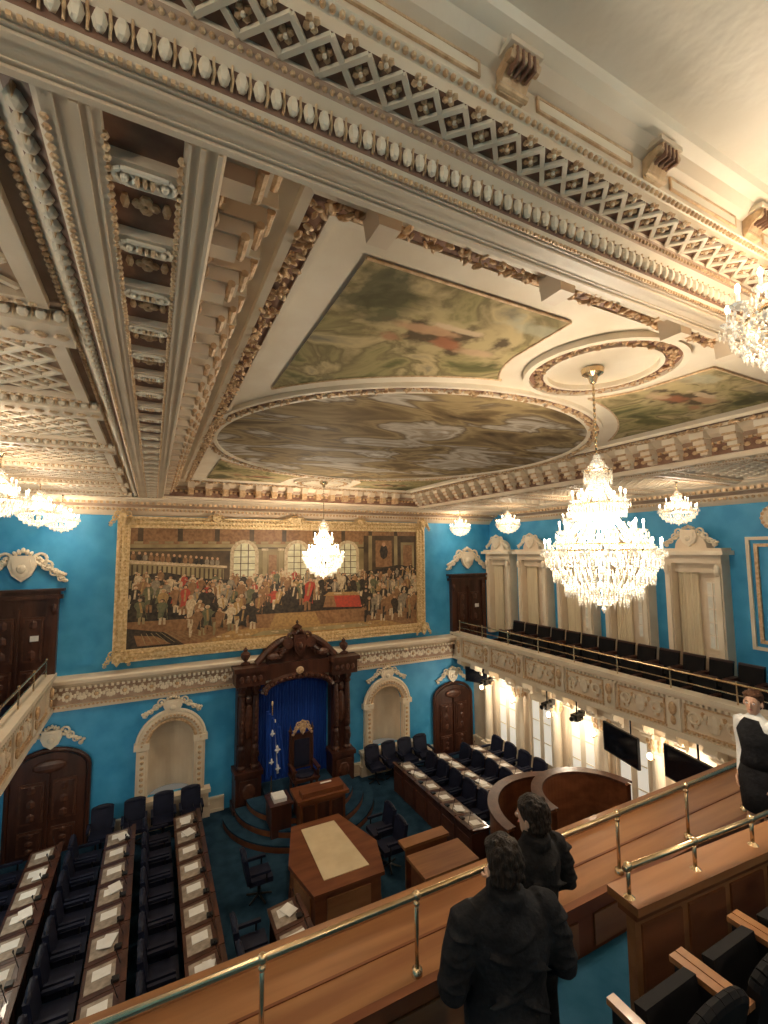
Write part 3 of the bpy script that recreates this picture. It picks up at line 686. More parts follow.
for s_ in(-1,1):
    ts.box(s_*.25-.02,-.04,0,s_*.25+.02,.06,.61,BLACK); ts.box(s_*.25-.026,-.10,.61,s_*.25+.026,.24,.64,OWOOD); ts.box(s_*.25-.015,.06,.3,s_*.25+.015,.22,.61,BLACK)
tm=None
for k in range(5):
    if tm is None: tm=ts.build('theatre_seat',loc=(2.3+.56*k,1.40,4.4)).data
    else: inst('theatre_seat',tm,(2.3+.56*k,1.40,4.4))

# ---------------------------------------------------------------- GREAT PAINTING
mb=MB()
x0,x1,z0,z1=-.86,8.63,4.36,8.17; yy=13.86
def OM(n,c,c2,s=9): return pm(n,tuple(min(1,v*1.2) for v in c),.5,col2=tuple(min(1,v*1.2) for v in c2),scale=s,detail=6,bump=.15,bscale=30)
PBG=OM('oil_brown',(.15,.105,.045),(.28,.21,.095),1.6)
PB2=OM('oil_umber',(.045,.028,.014),(.11,.07,.034),3)
PTAN=OM('oil_tan',(.34,.265,.13),(.20,.15,.07),2)
PWIN=OM('oil_window',(.66,.63,.44),(.50,.46,.29),6)
PCR=OM('oil_cream',(.58,.46,.29),(.38,.28,.16),16)
PRD=OM('oil_red',(.46,.06,.03),(.28,.05,.03),12)
PGR=OM('oil_grey',(.16,.13,.09),(.30,.24,.16),12)
PBR=OM('oil_coat',(.18,.085,.035),(.29,.155,.068),12)
PDK=OM('oil_dark',(.018,.013,.009),(.055,.038,.024),12)
PGN=OM('oil_green',(.08,.085,.042),(.16,.14,.07),12)
POC=OM('oil_ochre',(.42,.25,.09),(.25,.145,.055),12)
PFL=OM('oil_flesh',(.54,.31,.17),(.38,.21,.11),12)
fw=.30
ix0,ix1,iz0,iz1=x0+fw,x1-fw,z0+fw,z1-fw
mb.box(ix0-.05,yy,iz0-.05,ix1+.05,yy+.10,iz1+.05,PBG)
lay=[0]
def P(pts,mat):
    lay[0]+=1; y=yy-.001-.00002*lay[0]
    mb.add([(ix0+(ix1-ix0)*a,y,iz0+(iz1-iz0)*b) for a,b in pts],[tuple(range(len(pts)))],mat)
def rect(a,b,c,d,mat): P([(a,b),(c,b),(c,d),(a,d)],mat)
def oval(x,y,rx,ry,mat,n=8,ph=0): P([(x+rx*math.cos(2*pi*k/n+ph),y+ry*math.sin(2*pi*k/n+ph)) for k in range(n)],mat)
rect(0,.86,1,1,PBR); rect(0,.83,1,.86,PTAN); rect(0,.815,1,.83,PB2)
for k in range(24): rect(.01+.042*k,.865,.035+.042*k,.885,PTAN)
for k in range(9): rect(.02+.11*k,.885,.035+.11*k,1,PB2)
rect(0,.0,1,.22,PBR)
P([(0,.50),(.29,.47),(.29,.80),(0,.80)],PB2)
P([(0,.55),(.27,.52),(.27,.64),(0,.70)],PTAN)
for k in range(20): rect(.006+.0135*k,.55-.001*k,.011+.0135*k,.69-.0028*k,PB2)
P([(0,.70),(.28,.645),(.28,.665),(0,.73)],PCR)
for k in range(16): oval(.01+.016*k,.755-.004*k,.007,.03,RN.choice([PDK,PBR,PGR])); oval(.01+.016*k,.79-.004*k,.004,.013,PFL)
rect(.77,.45,1,.95,PB2); rect(.79,.5,.805,.95,PTAN); rect(.90,.5,.915,.95,PTAN); P([(.82,.62),(.89,.62),(.89,.9),(.82,.9)],PBR); oval(.855,.78,.018,.08,PDK); oval(.855,.86,.008,.025,PFL)
rect(.93,.55,.99,.88,PTAN); rect(.94,.58,.98,.85,PBR)
for cxn in(.335,.515,.705):
    w_=.034
    P([(cxn-w_-.012,.5),(cxn+w_+.012,.5)]+[(cxn+(w_+.012)*math.cos(pi*k/10),.78+.12*math.sin(pi*k/10)) for k in range(11)],PCR)
    P([(cxn-w_,.52),(cxn+w_,.52)]+[(cxn+w_*math.cos(pi*k/10),.77+.10*math.sin(pi*k/10)) for k in range(11)],PWIN)
    for q in(-.012,.012): rect(cxn+q-.0015,.52,cxn+q+.0015,.86,PB2)
    for k in range(5): rect(cxn-w_,.56+.06*k,cxn+w_,.566+.06*k,PB2)
for a in(.395,.45,.585,.635): rect(a,.48,a+.014,.82,PTAN); rect(a-.004,.80,a+.018,.82,PCR)
rect(.605,.58,.628,.76,PDK); rect(.415,.56,.442,.76,PBR)
P([(0,.22),(0,.60),(.10,.62),(.20,.56),(.33,.53),(.45,.52),(.58,.53),(.70,.54),(.82,.60),(.92,.64),(1,.60),(1,.20)],PDK)
pal=[PGR,PBR,PDK,PGN,PRD,PBR,POC,PDK,PGR,PBR,PDK,PGN,PCR,PBR,PGR,PCR]
def fig(x,b,h,body,wd,seated=False):
    tl=RN.uniform(-.5,.5)*wd
    legs=RN.choice([PCR,PDK,PTAN,PBR])
    if not seated:
        for q in(-.45,.35): P([(x+wd*q-wd*.22,b),(x+wd*q+wd*.22,b),(x+wd*q*.7+wd*.3,b+h*.42),(x+wd*q*.7-wd*.3,b+h*.42)],legs)
    else:
        P([(x-wd*1.3,b),(x-wd*.9,b),(x-wd*.5,b+h*.35),(x+wd*1.0,b+h*.35),(x+wd*.9,b+h*.5),(x-wd*1.3,b+h*.45)],legs)
    P([(x-wd*.9,b+h*.22),(x-wd*.2,b+h*.28),(x+wd*.5,b+h*.24),(x+wd*1.0,b+h*.18),(x+wd*.75+tl*.5,b+h*.52),(x+wd*1.05+tl,b+h*.70),(x+wd*.85+tl,b+h*.79),(x+wd*.35+tl,b+h*.84),(x-wd*.35+tl,b+h*.84),(x-wd*.9+tl,b+h*.78),(x-wd*1.05+tl,b+h*.68),(x-wd*.7+tl*.5,b+h*.5)],body)
    P([(x+wd*.1+tl*.3,b+h*.26),(x+wd*.85,b+h*.22),(x+wd*.6+tl*.5,b+h*.55),(x+wd*.8+tl,b+h*.76)],PDK)
    if RN.random()<.4: P([(x-wd*.22,b+h*.42),(x+wd*.18,b+h*.42),(x+wd*.18+tl,b+h*.8),(x-wd*.2+tl,b+h*.8)],RN.choice([PCR,POC]))
    if RN.random()<.5:
        s_=RN.choice([-1,1]); e_=RN.uniform(.40,.9); P([(x+s_*wd*.8+tl,b+h*.76),(x+s_*wd*1.5,b+h*(e_*.5+.3)),(x+s_*wd*2.1,b+h*e_),(x+s_*wd*1.9,b+h*(e_-.06)),(x+s_*wd*.7,b+h*.60)],body); oval(x+s_*wd*2.1,b+h*e_,.0025,.009,PFL,6)
    hr=h*.066
    oval(x+tl,b+h*.90,.0060*h/.2,hr,RN.choice([PCR,PGR,PCR,PDK,PBR]),10); oval(x+tl+RN.uniform(-.0015,.0015),b+h*.885,.0040*h/.2,hr*.75,PFL)
for row,(b,h,nn) in enumerate(((.43,.15,54),(.38,.17,52),(.32,.20,44),(.26,.23,34),(.18,.26,24),(.10,.29,14))):
    for k in range(nn):
        x=.01+(.98)*(k+RN.uniform(-.3,1.3))/nn
        x=min(.985,max(.015,x))
        rise=.07*max(0,(x-.7)/.3)+.06*max(0,(.3-x)/.3)-.03*math.sin(x*9)
        if row>=3 and .585<x<.77: continue
        if row>=4 and (.40<x<.60): continue
        if row==5 and x<.17: continue
        fig(x,b+RN.uniform(-.035,.035)+rise,h*RN.uniform(.8,1.15),RN.choice(pal),.0092+.0015*row,RN.random()<.4)
fig(.552,.22,.33,PRD,.019)
P([(.61,.24),(.76,.22),(.75,.34),(.62,.35)],PRD); P([(.61,.24),(.66,.235),(.65,.345),(.62,.35)],PBR); P([(.61,.35),(.755,.34),(.74,.375),(.63,.385)],POC); P([(.65,.36),(.68,.36),(.68,.375),(.65,.375)],PCR)
P([(0,0),(.16,0),(.10,.12),(0,.17)],PDK); P([(.03,.02),(.12,.02),(.08,.09),(.02,.11)],PBR)
for k in range(10): P([(.05+.02*k,.03),(.052+.02*k,.03),(.04+.013*k,.12),(.038+.013*k,.12)],PTAN)
P([(.2,0),(.95,0),(.85,.07),(.3,.09)],POC); P([(.35,.02),(.8,.02),(.76,.055),(.4,.06)],PTAN); P([(.42,.09),(.60,.08),(.58,.20),(.44,.21)],POC)
for k in range(14): x=RN.uniform(.25,.8); P([(x,.03+.04*RN.random()),(x+.014,.035),(x+.012,.05),(x-.002,.048)],PCR)
for k in range(11): fig(.79+.019*k,.06+.025*(k%3),.27,RN.choice([PDK,PGR,PBR]),.015,k%2==0)
for k in range(6): fig(.19+.035*k,.06+.025*(k%2),.25,RN.choice([PDK,PCR,PBR,PGN]),.015,k%2==0)
def frame(o,y0_,y1_,m,wd):
    a,b,c,d=x0+o,x1-o,z0+o,z1-o
    mb.box(a,y0_,c,b,y1_,c+wd,m); mb.box(a,y0_,d-wd,b,y1_,d,m); mb.box(a,y0_,c+wd,a+wd,y1_,d-wd,m); mb.box(b-wd,y0_,c+wd,b,y1_,d-wd,m)
frame(0.03,13.80,13.99,GOLD,.28); frame(.0,13.76,13.985,GOLD,.06); frame(.12,13.77,13.9,GOLD,.06); frame(.25,13.79,13.9,GOLD,.05)
for zz in(z0+.09,z1-.09,z0+.21,z1-.21): eggs(mb,(x0+.1,13.77,zz),(x1-.1,13.77,zz),.09,(.03,.03,.03),GOLD)
for xx in(x0+.09,x1-.09,x0+.21,x1-.21):
    k=z0+.1
    while k<z1-.1: mb.ell((xx,13.77,k),(.03,.03,.03),GOLD,6,4); k+=.09
for xx in(x0+.12,x1-.12):
    for zz in(z0+.1,z1-.1):
        mb.M=W((xx,13.76,zz),180); crest(mb,0,0,.6,.45,GOLD,n=18,d=.07); mb.M=Matrix.Identity(4)
for xx in(1.6,CX,6.1):
    mb.M=W((xx,13.77,z1-.04),180); crest(mb,0,0,.7 if xx!=CX else 1.2,.26,GOLD,n=20,d=.06); mb.M=Matrix.Identity(4)
mb.build('framed_debate_painting')

# ---------------------------------------------------------------- THRONE CANOPY
TX=3.97
mb=MB(); mb.M=W((TX,YF,0),180)
D=.75
for s_ in(-1,1):
    a,b=sorted((s_*1.06,s_*1.76))
    mb.box(a,0,0,b,D-.15,1.05,DWOOD); mb.box(a-.05,0,.0,b+.05,D-.08,.2,DWOOD); mb.box(a-.04,0,1.0,b+.04,D-.08,1.12,DWOOD)
    mb.box(a+.1,D-.16,.3,b-.1,D-.1,.9,DWOOD)
    mb.box(a+.05,0,1.1,b-.05,.35,3.5,DWOOD)
    for c_ in(a+.16,b-.16):
        mb.lathe((c_,D-.32,0),[(.12,1.12),(.13,1.2),(.09,1.25),(.10,1.7),(.07,1.78),(.10,1.85),(.09,2.6),(.075,3.1),(.12,3.18),(.09,3.22),(.15,3.45)],DWOOD,n=12)
        for k in range(6): t=k*pi/3; mb.ell((c_+.11*math.cos(t),D-.32+.11*math.sin(t),3.35),(.035,.035,.08),DWOOD,5,4); mb.ell((c_+.095*math.cos(t),D-.32+.095*math.sin(t),1.5),(.03,.03,.1),DWOOD,5,4)
        for k in range(7): mb.ell((c_,D-.22,1.95+.16*k),(.035,.03,.06),DW2,5,4)
    mb.ell(((a+b)/2,.4,2.4),(.14,.08,.5),DW2); mb.ell(((a+b)/2,.4,3.0),(.11,.08,.14),DWOOD)
    mb.ell(((a+b)/2,D-.09,.6),(.18,.04,.22),DW2)
    mb.box(a-.06,0,3.45,b+.06,D-.02,3.85,DWOOD); mb.box(a-.12,0,3.85,b+.12,D+.06,3.97,DWOOD)
    for k in range(4): mb.ell((a+.1+.17*k,D,3.65),(.07,.04,.1),DW2,6,4)
    mb.lathe(((a+b)/2+s_*.1,D-.4,3.97),[(.14,0),(.14,.06),(.06,.1),(.13,.22),(.14,.3),(.05,.38),(.07,.42),(0,.5)],DWOOD,n=12)
    pts=[]
    for k in range(9):
        t=k/8; pts.append((s_*(1.20-.90*t),3.97+.62*math.sin(t*pi*.5)))
    for (p,q),(r_,w_) in zip(pts[:-1],pts[1:]): mb.cyl((p,D-.35,q),(r_,D-.35,w_),.11,DWOOD,n=8)
    mb.cyl((s_*.34,D-.55,4.5),(s_*.34,D-.1,4.5),.16,DWOOD,n=12)
    mb.ell((s_*.75,D-.2,4.15),(.2,.1,.12),DW2)
mb.box(-1.15,0,3.5,1.15,D-.2,3.94,DWOOD)
for k in range(16):
    t0,t1=pi*k/16,pi*(k+1)/16
    mb.cyl((1.03*math.cos(t0),D-.2,3.15+.38*math.sin(t0)),(1.03*math.cos(t1),D-.2,3.15+.38*math.sin(t1)),.10,DWOOD,n=6)
    mb.ell((.98*math.cos(t0),D-.08,3.18+.38*math.sin(t0)),(.06,.05,.06),DW2,6,4)
mb.box(-.95,0,3.94,.95,D-.35,4.35,DWOOD)
mb.M=W((TX,YF-D+.25,0),180)
crest(mb,0,4.42,1.2,.8,DWOOD,n=40,d=.12)
mb.M=W((TX,YF,0),180)
mb.lathe((0,D-.4,4.72),[(.16,0),(.18,.06),(.10,.12),(.16,.2),(.02,.3),(.05,.34),(0,.42)],DWOOD,n=10)
mb.box(-1.05,.0,.3,1.05,.08,3.5,CURT)
for k in range(26):
    x=-1.0+2.0*k/25; mb.cyl((x,.055,.5),(x,.055,3.4),.045,CURT,n=8)
mb.ell((0,D-.05,3.72),(.12,.04,.11),GILT)
mb.build('speaker_canopy')
mb=MB()
for r,z in((2.1,.17),(1.8,.34),(1.5,.5)):
    mb.lathe((TX,13.2,0),[(r,0),(r,z-.04)],RWOOD,n=36,a0=pi,a1=2*pi)
    mb.lathe((TX,13.2,0),[(r,z-.04),(r,z),(0,z)],CARPET,n=36,a0=pi,a1=2*pi)
mb.box(TX-1.0,13.2,0,TX+1.0,YF-.1,.5,CARPET)
mb.build('speaker_dais',smooth=False)
mb=MB(); zb=.5
mb.M=W((TX,12.85,zb),180)
for sx in(-1,1):
    for yq in(-.25,.25): mb.lathe((sx*.3,yq,0),[(.04,0),(.05,.1),(.03,.2),(.045,.42)],DWOOD,n=8)
    mb.box(sx*.34-.04,-.28,.42,sx*.34+.04,.28,.48,DWOOD); mb.lathe((sx*.34,.22,.48),[(.03,0),(.045,.1),(.03,.2)],DWOOD,n=8)
    mb.box(sx*.34-.05,-.28,.68,sx*.34+.05,.3,.73,DWOOD); mb.lathe((sx*.32,-.28,.4),[(.04,0),(.045,.6),(.035,1.1),(.06,1.2),(.03,1.25),(0,1.38)],DWOOD,n=8)
mb.box(-.34,-.28,.40,.34,.3,.48,DWOOD); mb.ell((0,.02,.5),(.3,.26,.07),NAVY,12,5)
mb.box(-.28,-.32,.55,.28,-.24,1.5,DWOOD); mb.box(-.22,-.24,.62,.22,-.2,1.35,NAVY)
mb.M=W((TX,12.85+.2,zb),180); crest(mb,0,1.66,.6,.4,GILT,n=16,d=.05)
mb.build('speaker_chair')
mb=MB(); mb.M=W((4.05,11.75,.17),180)
mb.box(-.6,-.3,0,.6,.3,.80,RWOOD); mb.box(-.68,-.38,.80,.68,.38,.88,RWOOD); mb.box(-.55,.0,.88,.55,.3,1.0,RWOOD)
for k in(-1,0,1): mb.box(k*.38-.15,.30,.1,k*.38+.15,.33,.70,DWOOD)
mb.box(-.4,-.25,.88,-.1,-.02,.91,PAPER)
mb.build('speaker_desk')
mb=MB(); mb.M=W((3.05,12.0,.17),180); mb.box(-.25,-.3,0,.25,.3,.72,DWOOD); mb.box(-.29,-.34,.72,.29,.34,.77,DWOOD); mb.box(-.16,-.18,.77,.16,.2,.86,PAPER); mb.build('side_desk')
mb=MB(); mb.cyl((3.12,13.1,.5),(3.12,13.1,2.9),.018,BRASS,n=8); mb.ell((3.12,13.1,2.95),(.03,.03,.07),GOLD)
mb.cyl((3.12,13.1,.5),(3.12,13.1,.54),.14,BRASS,n=12)
for k in range(8):
    t=k/7; x=2.98+.045*k
    mb.cyl((x,13.04-.04*(k%2),2.78-.45*t),(x+.02+.02*k,13.04-.04*(k%2),1.0+.08*(k%3)),.05,WHITE if k in(4,) else CURT,n=6)
for (a,b,r) in((3.10,2.2,.10),(3.24,1.75,.12),(3.08,1.45,.09),(3.26,1.25,.10)):
    mb.ell((a,12.96,b),(r*.35,.02,r),WHITE,8,5); mb.ell((a,12.96,b-.02),(r*.8,.02,r*.3),WHITE,8,5)
mb.build('flag')
mb=MB(); mb.M=W((3.62,9.75,0),0)
hexo=[(-.55,1.15),(.62,1.15),(1.0,-.2),(.72,-1.15),(-.75,-1.15),(-.95,-.1)]
mb.prism([(a*.93,b*.93) for a,b in hexo],(0,0,0),(1,0,0),(0,1,0),(0,0,.74),RWOOD)
mb.prism(hexo,(0,0,.74),(1,0,0),(0,1,0),(0,0,.07),RWOOD); mb.prism([(a*1.0,b*1.0) for a,b in hexo],(0,0,0),(1,0,0),(0,1,0),(0,0,.1),DWOOD)
mb.prism([(-.38,.92),(.42,.92),(.52,-.85),(-.45,-.85)],(0,0,.81),(1,0,0),(0,1,0),(0,0,.012),TABTOP)
for (a,b),(c,d_) in zip(hexo,hexo[1:]+hexo[:1]):
    m=Vector(((a+c)/2,(b+d_)/2,.42)); m.x*=.935;m.y*=.935; an=math.atan2(d_-b,c-a); L=math.hypot(c-a,d_-b)
    mb.cb(m,(L*.62,.05,.42),OWOOD,rot=RZ(an))
mb.build('clerk_table')

# ---------------------------------------------------------------- DESKS + CHAIRS
dk=MB()
dk.box(-.25,-.31,0,.25,-.28,.70,DWOOD); dk.box(-.25,.28,0,.25,.31,.70,DWOOD); dk.box(.20,-.28,.02,.25,.28,.72,DWOOD)
dk.box(.25,-.24,.15,.265,.24,.6,DW2)
dk.prism([(-.30,.70),(.28,.76),(.28,.80),(-.30,.74)],(0,-.31,0),(1,0,0),(0,0,1),(0,.62,0),DWOOD)
dk.box(.22,-.305,.79,.30,.305,.83,DWOOD)
dk.prism([(-.25,.747),(.14,.787),(.14,.794),(-.25,.754)],(0,-.23,0),(1,0,0),(0,0,1),(0,.46,0),PADM)
dk.prism([(-.17,.766),(.08,.792),(.08,.798),(-.17,.772)],(0,-.04,0),(1,0,0),(0,0,1),(0,.19,0),PAPER)
dk.cyl((.2,.1,.8),(.12,.1,1.05),.006,BLACK,n=5); dk.ell((.12,.1,1.06),(.014,.014,.03),BLACK,6,4)
dk.box(.10,-.24,.795,.2,-.14,.83,BLACK)
ch=MB()
ch.box(-.24,-.24,.40,.24,.24,.50,NAVY); ch.prism([(0,0),(.09,0),(.0,.50),(-.09,.50)],(-.28,-.24,.44),(1,0,0),(0,0,1),(0,.48,0),NAVY)
ch.ell((-.32,0,.95),(.055,.24,.07),NAVY,8,6)
for s_ in(-1,1): ch.box(-.22,s_*.26-.03,.62,.18,s_*.26+.03,.67,NAVY); ch.cyl((.1,s_*.26,.45),(.1,s_*.26,.63),.018,BLACK,n=6)
ch.cyl((0,0,.08),(0,0,.4),.03,BLACK)
for k in range(5): t=k*2*pi/5; ch.cyl((0,0,.09),(.27*math.cos(t),.27*math.sin(t),.03),.02,BLACK,n=6)
dme=None;cme=None
def desk(x,y,rz,chair=True):
    global dme,cme
    dx=math.cos(rz)
    if dme is None:
        dme=dk.build('legislator_desk',loc=(x,y,0),rz=rz).data; cme=ch.build('legislator_chair',loc=(x-.60*dx,y,0),rz=rz).data
    else:
        inst('legislator_desk',dme,(x,y,0),rz)
        if chair: inst('legislator_chair',cme,(x-.60*dx,y,0),rz)
for x in(.95,-.45,-1.85):
    for k in range(13): desk(x,12.4-.63*k,0)
for x,n_ in((6.95,6),(8.25,4),(9.55,4)):
    for k in range(n_): desk(x,12.3-.63*k,pi,k<5)
for k in range(3): desk(2.35,8.5-.63*k,0)
pm_=MB()
for _ in range(20):
    x=RN.choice([.95,-.45,-1.85,6.95,8.25,2.35]); k=RN.randrange(0,12)
    if x>6: y=12.3-.63*(k%(6 if x<7 else 4))
    elif x>2: y=8.5-.63*(k%3)
    else: y=12.4-.63*k
    pm_.cb((x+RN.uniform(-.05,.06),y+RN.uniform(-.1,.1),.815),(.2,.28,.008),PAPER,rot=Matrix.Rotation(-.1 if x<6 else .1,3,'Y')@RZ(RN.uniform(-.5,.5)))
pm_.build('loose_papers')
for x in(6.45,7.05,7.65,8.25): inst('legislator_chair',cme,(x,13.35,0),-pi/2)
for x in(-.2,.45,1.1,-.9): inst('legislator_chair',cme,(x,13.3,0),-pi/2)
for (x,y,r) in((2.2,10.2,0),(5.1,10.4,pi),(5.05,9.75,pi)): inst('legislator_chair',cme,(x,y,0),r)

mb=MB()
def arcwall(c,r,z0,z1,th,a0,a1,mat,cap,n=32):
    mb.lathe((c[0],c[1],0),[(r,z0),(r,z1),(r+th,z1),(r+th,z0)],mat,n=n,a0=a0,a1=a1)
    mb.lathe((c[0],c[1],0),[(r-.05,z1),(r-.05,z1+.06),(r+th+.05,z1+.06),(r+th+.05,z1)],cap,n=n,a0=a0,a1=a1)
arcwall((8.30,7.55),1.50,0,1.45,.14,.0,pi,RWOOD,DW2)
arcwall((8.65,7.1),1.10,0,1.85,.14,.0,pi,RWOOD,DW2)
mb.build('curved_wooden_enclosure')
mb=MB()
mb.box(5.6,4.9,0,10.25,5.0,2.3,RWOOD); mb.box(5.55,4.85,2.3,10.3,5.5,2.38,OWOOD); mb.box(5.61,5.4,0,10.24,5.45,2.3,RWOOD)
mb.box(6.4,6.1,0,10.2,6.2,1.7,RWOOD); mb.box(6.35,6.0,1.7,10.25,6.7,1.77,OWOOD); mb.box(6.41,6.6,0,10.19,6.65,1.7,DWOOD)
mb.build('wooden_press_desk')
mb=MB(); mb.box(4.95,8.0,0,6.1,8.6,.8,RWOOD); mb.box(4.9,7.95,.8,6.2,8.7,.87,OWOOD); mb.box(5.05,8.98,0,6.1,9.03,.8,RWOOD); mb.box(5.0,8.95,.8,6.15,9.25,.86,OWOOD)
mb.build('wooden_bench_desk')

# ---------------------------------------------------------------- CHANDELIERS
def chand_mesh(H,R,n1,bead,arms):
    mb=MB()
    def strings(t0,t1,r0,r1,ns,pw,bs):
        nb=int(math.hypot((t1-t0)*H,(r1-r0)*R)/(bs*1.8))
        for i in range(ns):
            a=2*pi*i/ns
            for k in range(nb+1):
                u=k/nb; r=R*(r0+(r1-r0)*(u**pw)); z=-H*(t0+(t1-t0)*u)
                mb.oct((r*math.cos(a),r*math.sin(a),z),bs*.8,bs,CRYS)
    def drops(t,r,ns,ln):
        for i in range(ns):
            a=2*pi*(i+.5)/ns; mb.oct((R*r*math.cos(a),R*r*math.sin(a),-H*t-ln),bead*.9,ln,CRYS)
    def hoop(t,r,th=.009): mb.lathe((0,0,-H*t),[(R*r-th,0),(R*r,th),(R*r+th,0),(R*r,-th),(R*r-th,0)],BRASS,n=24)
    strings(0,.10,.05,.24,14,1.6,bead); hoop(.10,.24); drops(.10,.24,16,.05*H)
    strings(.10,.32,.12,.46,n1,2.2,bead); hoop(.32,.46); drops(.32,.46,n1*2,.045*H)
    strings(.32,.58,.25,.78,n1,2.0,bead); hoop(.58,.78); drops(.58,.78,n1*2,.045*H)
    strings(.62,.97,.84,.12,n1,1.8,bead); strings(.66,.90,1.0,.55,n1,1.5,bead); hoop(.62,.86); drops(.66,.99,n1*2,.04*H); drops(.75,.86,n1*2,.045*H); drops(.84,.66,n1*2,.045*H); drops(.90,.42,n1,.045*H)
    strings(.45,.62,.55,.95,n1,1.2,bead)
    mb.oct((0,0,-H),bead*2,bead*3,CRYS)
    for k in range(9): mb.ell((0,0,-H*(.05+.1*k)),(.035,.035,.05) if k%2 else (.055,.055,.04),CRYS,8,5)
    for (t,r,na,off) in arms:
        for i in range(na):
            a=2*pi*(i+off)/na; ca,sa=math.cos(a),math.sin(a)
            pts=[]
            for k in range(7):
                u=k/6; rr=R*(.12+(r-.12)*u); z=-H*(t+.10*math.sin(u*pi)) - H*.02*(1-u)
                pts.append((rr*ca,rr*sa,z))
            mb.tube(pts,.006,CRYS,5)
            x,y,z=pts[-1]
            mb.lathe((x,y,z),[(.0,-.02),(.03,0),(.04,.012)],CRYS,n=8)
            mb.cyl((x,y,z+.01),(x,y,z+.065),.009,CANDLE,n=6); mb.ell((x,y,z+.088),(.011,.011,.026),BULB,6,5)
            for q in range(6):
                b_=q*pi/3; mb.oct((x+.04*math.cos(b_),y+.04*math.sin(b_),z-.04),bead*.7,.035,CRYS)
    return mb
cbm=chand_mesh(1.48,.51,26,.0145,[(.50,.72,10,.5),(.62,1.0,16,0),(.30,.46,8,0)])
csm=chand_mesh(.70,.34,18,.0115,[(.55,1.0,10,0),(.35,.6,5,.5)])
me_b=None;me_s=None
def chandelier(x,y,zc,ztop,big,power,sc_=1):
    global me_b,me_s
    e=bpy.data.objects.new('crystal_chandelier',None); sc.collection.objects.link(e); e.location=(x,y,zc)
    if big:
        if me_b is None: o=cbm.build('crystals'); me_b=o.data
        else: o=inst('crystals',me_b,(0,0,0))
    else:
        if me_s is None: o=csm.build('crystals'); me_s=o.data
        else: o=inst('crystals',me_s,(0,0,0))
    o.parent=e; o.scale=(sc_,)*3
    r=MB(); L=ztop-zc; z=0
    while z<L: r.ell((0,0,z+.03),(.014,.014,.032) ,BRASS,6,4); z+=.055
    r.cyl((0,0,0),(0,0,L),.006,BRASS,n=6)
    q=1 if big else .6
    r.lathe((0,0,L),[(0,-.16*q),(.03*q,-.14*q),(.05*q,-.08*q),(.10*q,-.05*q),(.11*q,0)],BRASS,n=14)
    ro=r.build('chain'); ro.parent=e
    H=1.48 if big else .70
    addlight('lamp',(0,0,-H*.5*sc_),power,.30 if big else .16,WARM,e)
chandelier(3.85,2.95,8.11,8.99,True,410)
chandelier(CX,11.05,8.0,8.99,True,510)
for y in(13.15,10.7,8.15,5.6): chandelier(9.75,y,8.4,S+.1,False,90)
for y in(13.15,10.7,8.15,5.6,3.1): chandelier(-1.98,y,8.4,S+.1,False,105)  # two nearest are out of view, added to brighten the left coffers
chandelier(2.66,.84,8.70,8.94,False,55)
chandelier(-1.5,.0,8.4,8.94,False,150); chandelier(6.5,.0,8.4,8.94,False,130); chandelier(2.0,-2.2,8.4,8.94,False,260)  # unseen chandeliers, added behind and beside the camera as fill light

# ---------------------------------------------------------------- PEOPLE
def loft(mb,pts,rad,mat,n=14,side=(1,0,0),caps=True):
    vs=[];fs=[];k=len(pts); pts=[Vector(p) for p in pts]
    for i in range(k):
        a=pts[max(0,i-1)];b=pts[min(k-1,i+1)]; d=(b-a).normalized()
        s_=Vector(side); s_=(s_-d*s_.dot(d)).normalized(); t=d.cross(s_)
        r=rad[i]; r=(r,r) if not isinstance(r,tuple) else r
        for j in range(n):
            q=2*pi*j/n; vs.append(pts[i]+s_*r[0]*math.cos(q)+t*r[1]*math.sin(q))
    for i in range(k-1):
        for j in range(n): fs.append((i*n+j,i*n+(j+1)%n,(i+1)*n+(j+1)%n,(i+1)*n+j))
    fs+=[tuple(range(n))[::-1],tuple(range((k-1)*n,k*n))]
    mb.add(vs,fs,mat)
def hand(mb,w,f,nrm,thumb,mat,curl=.5):
    w=Vector(w);f=Vector(f).normalized();nrm=Vector(nrm);nrm=(nrm-f*nrm.dot(f)).normalized();s_=f.cross(nrm)*thumb
    loft(mb,[w-f*.01,w+f*.03,w+f*.085],[(.026,.018),(.038,.016),(.040,.013)],mat,10,side=s_)
    for k,(o,L) in enumerate(((.030,.070),(.010,.080),(-.010,.074),(-.029,.058))):
        p=w+f*.085+s_*o; pts=[p-f*.02,p]
        for j in range(3):
            an=curl*(j+.6); d=f*math.cos(an)+nrm*math.sin(an)
            p=p+d*L/3*(1.15-.15*j); pts.append(p)
        loft(mb,pts,[.0095,.0095,.0085,.0078,.006],mat,6,side=s_)
    p=w+f*.03+s_*.03
    loft(mb,[p,p+(s_*.7+f*.6+nrm*.2).normalized()*.035,p+(s_*.45+f*.85+nrm*.35).normalized()*.066,p+(s_*.35+f*.9+nrm*.4).normalized()*.085],[.012,.011,.010,.007],mat,6,side=nrm)
def remesh(ob,v):
    m=ob.modifiers.new('r','REMESH'); m.mode='VOXEL'; m.voxel_size=v; m.use_smooth_shade=True
    s_=ob.modifiers.new('s','SMOOTH'); s_.iterations=4; s_.factor=.5
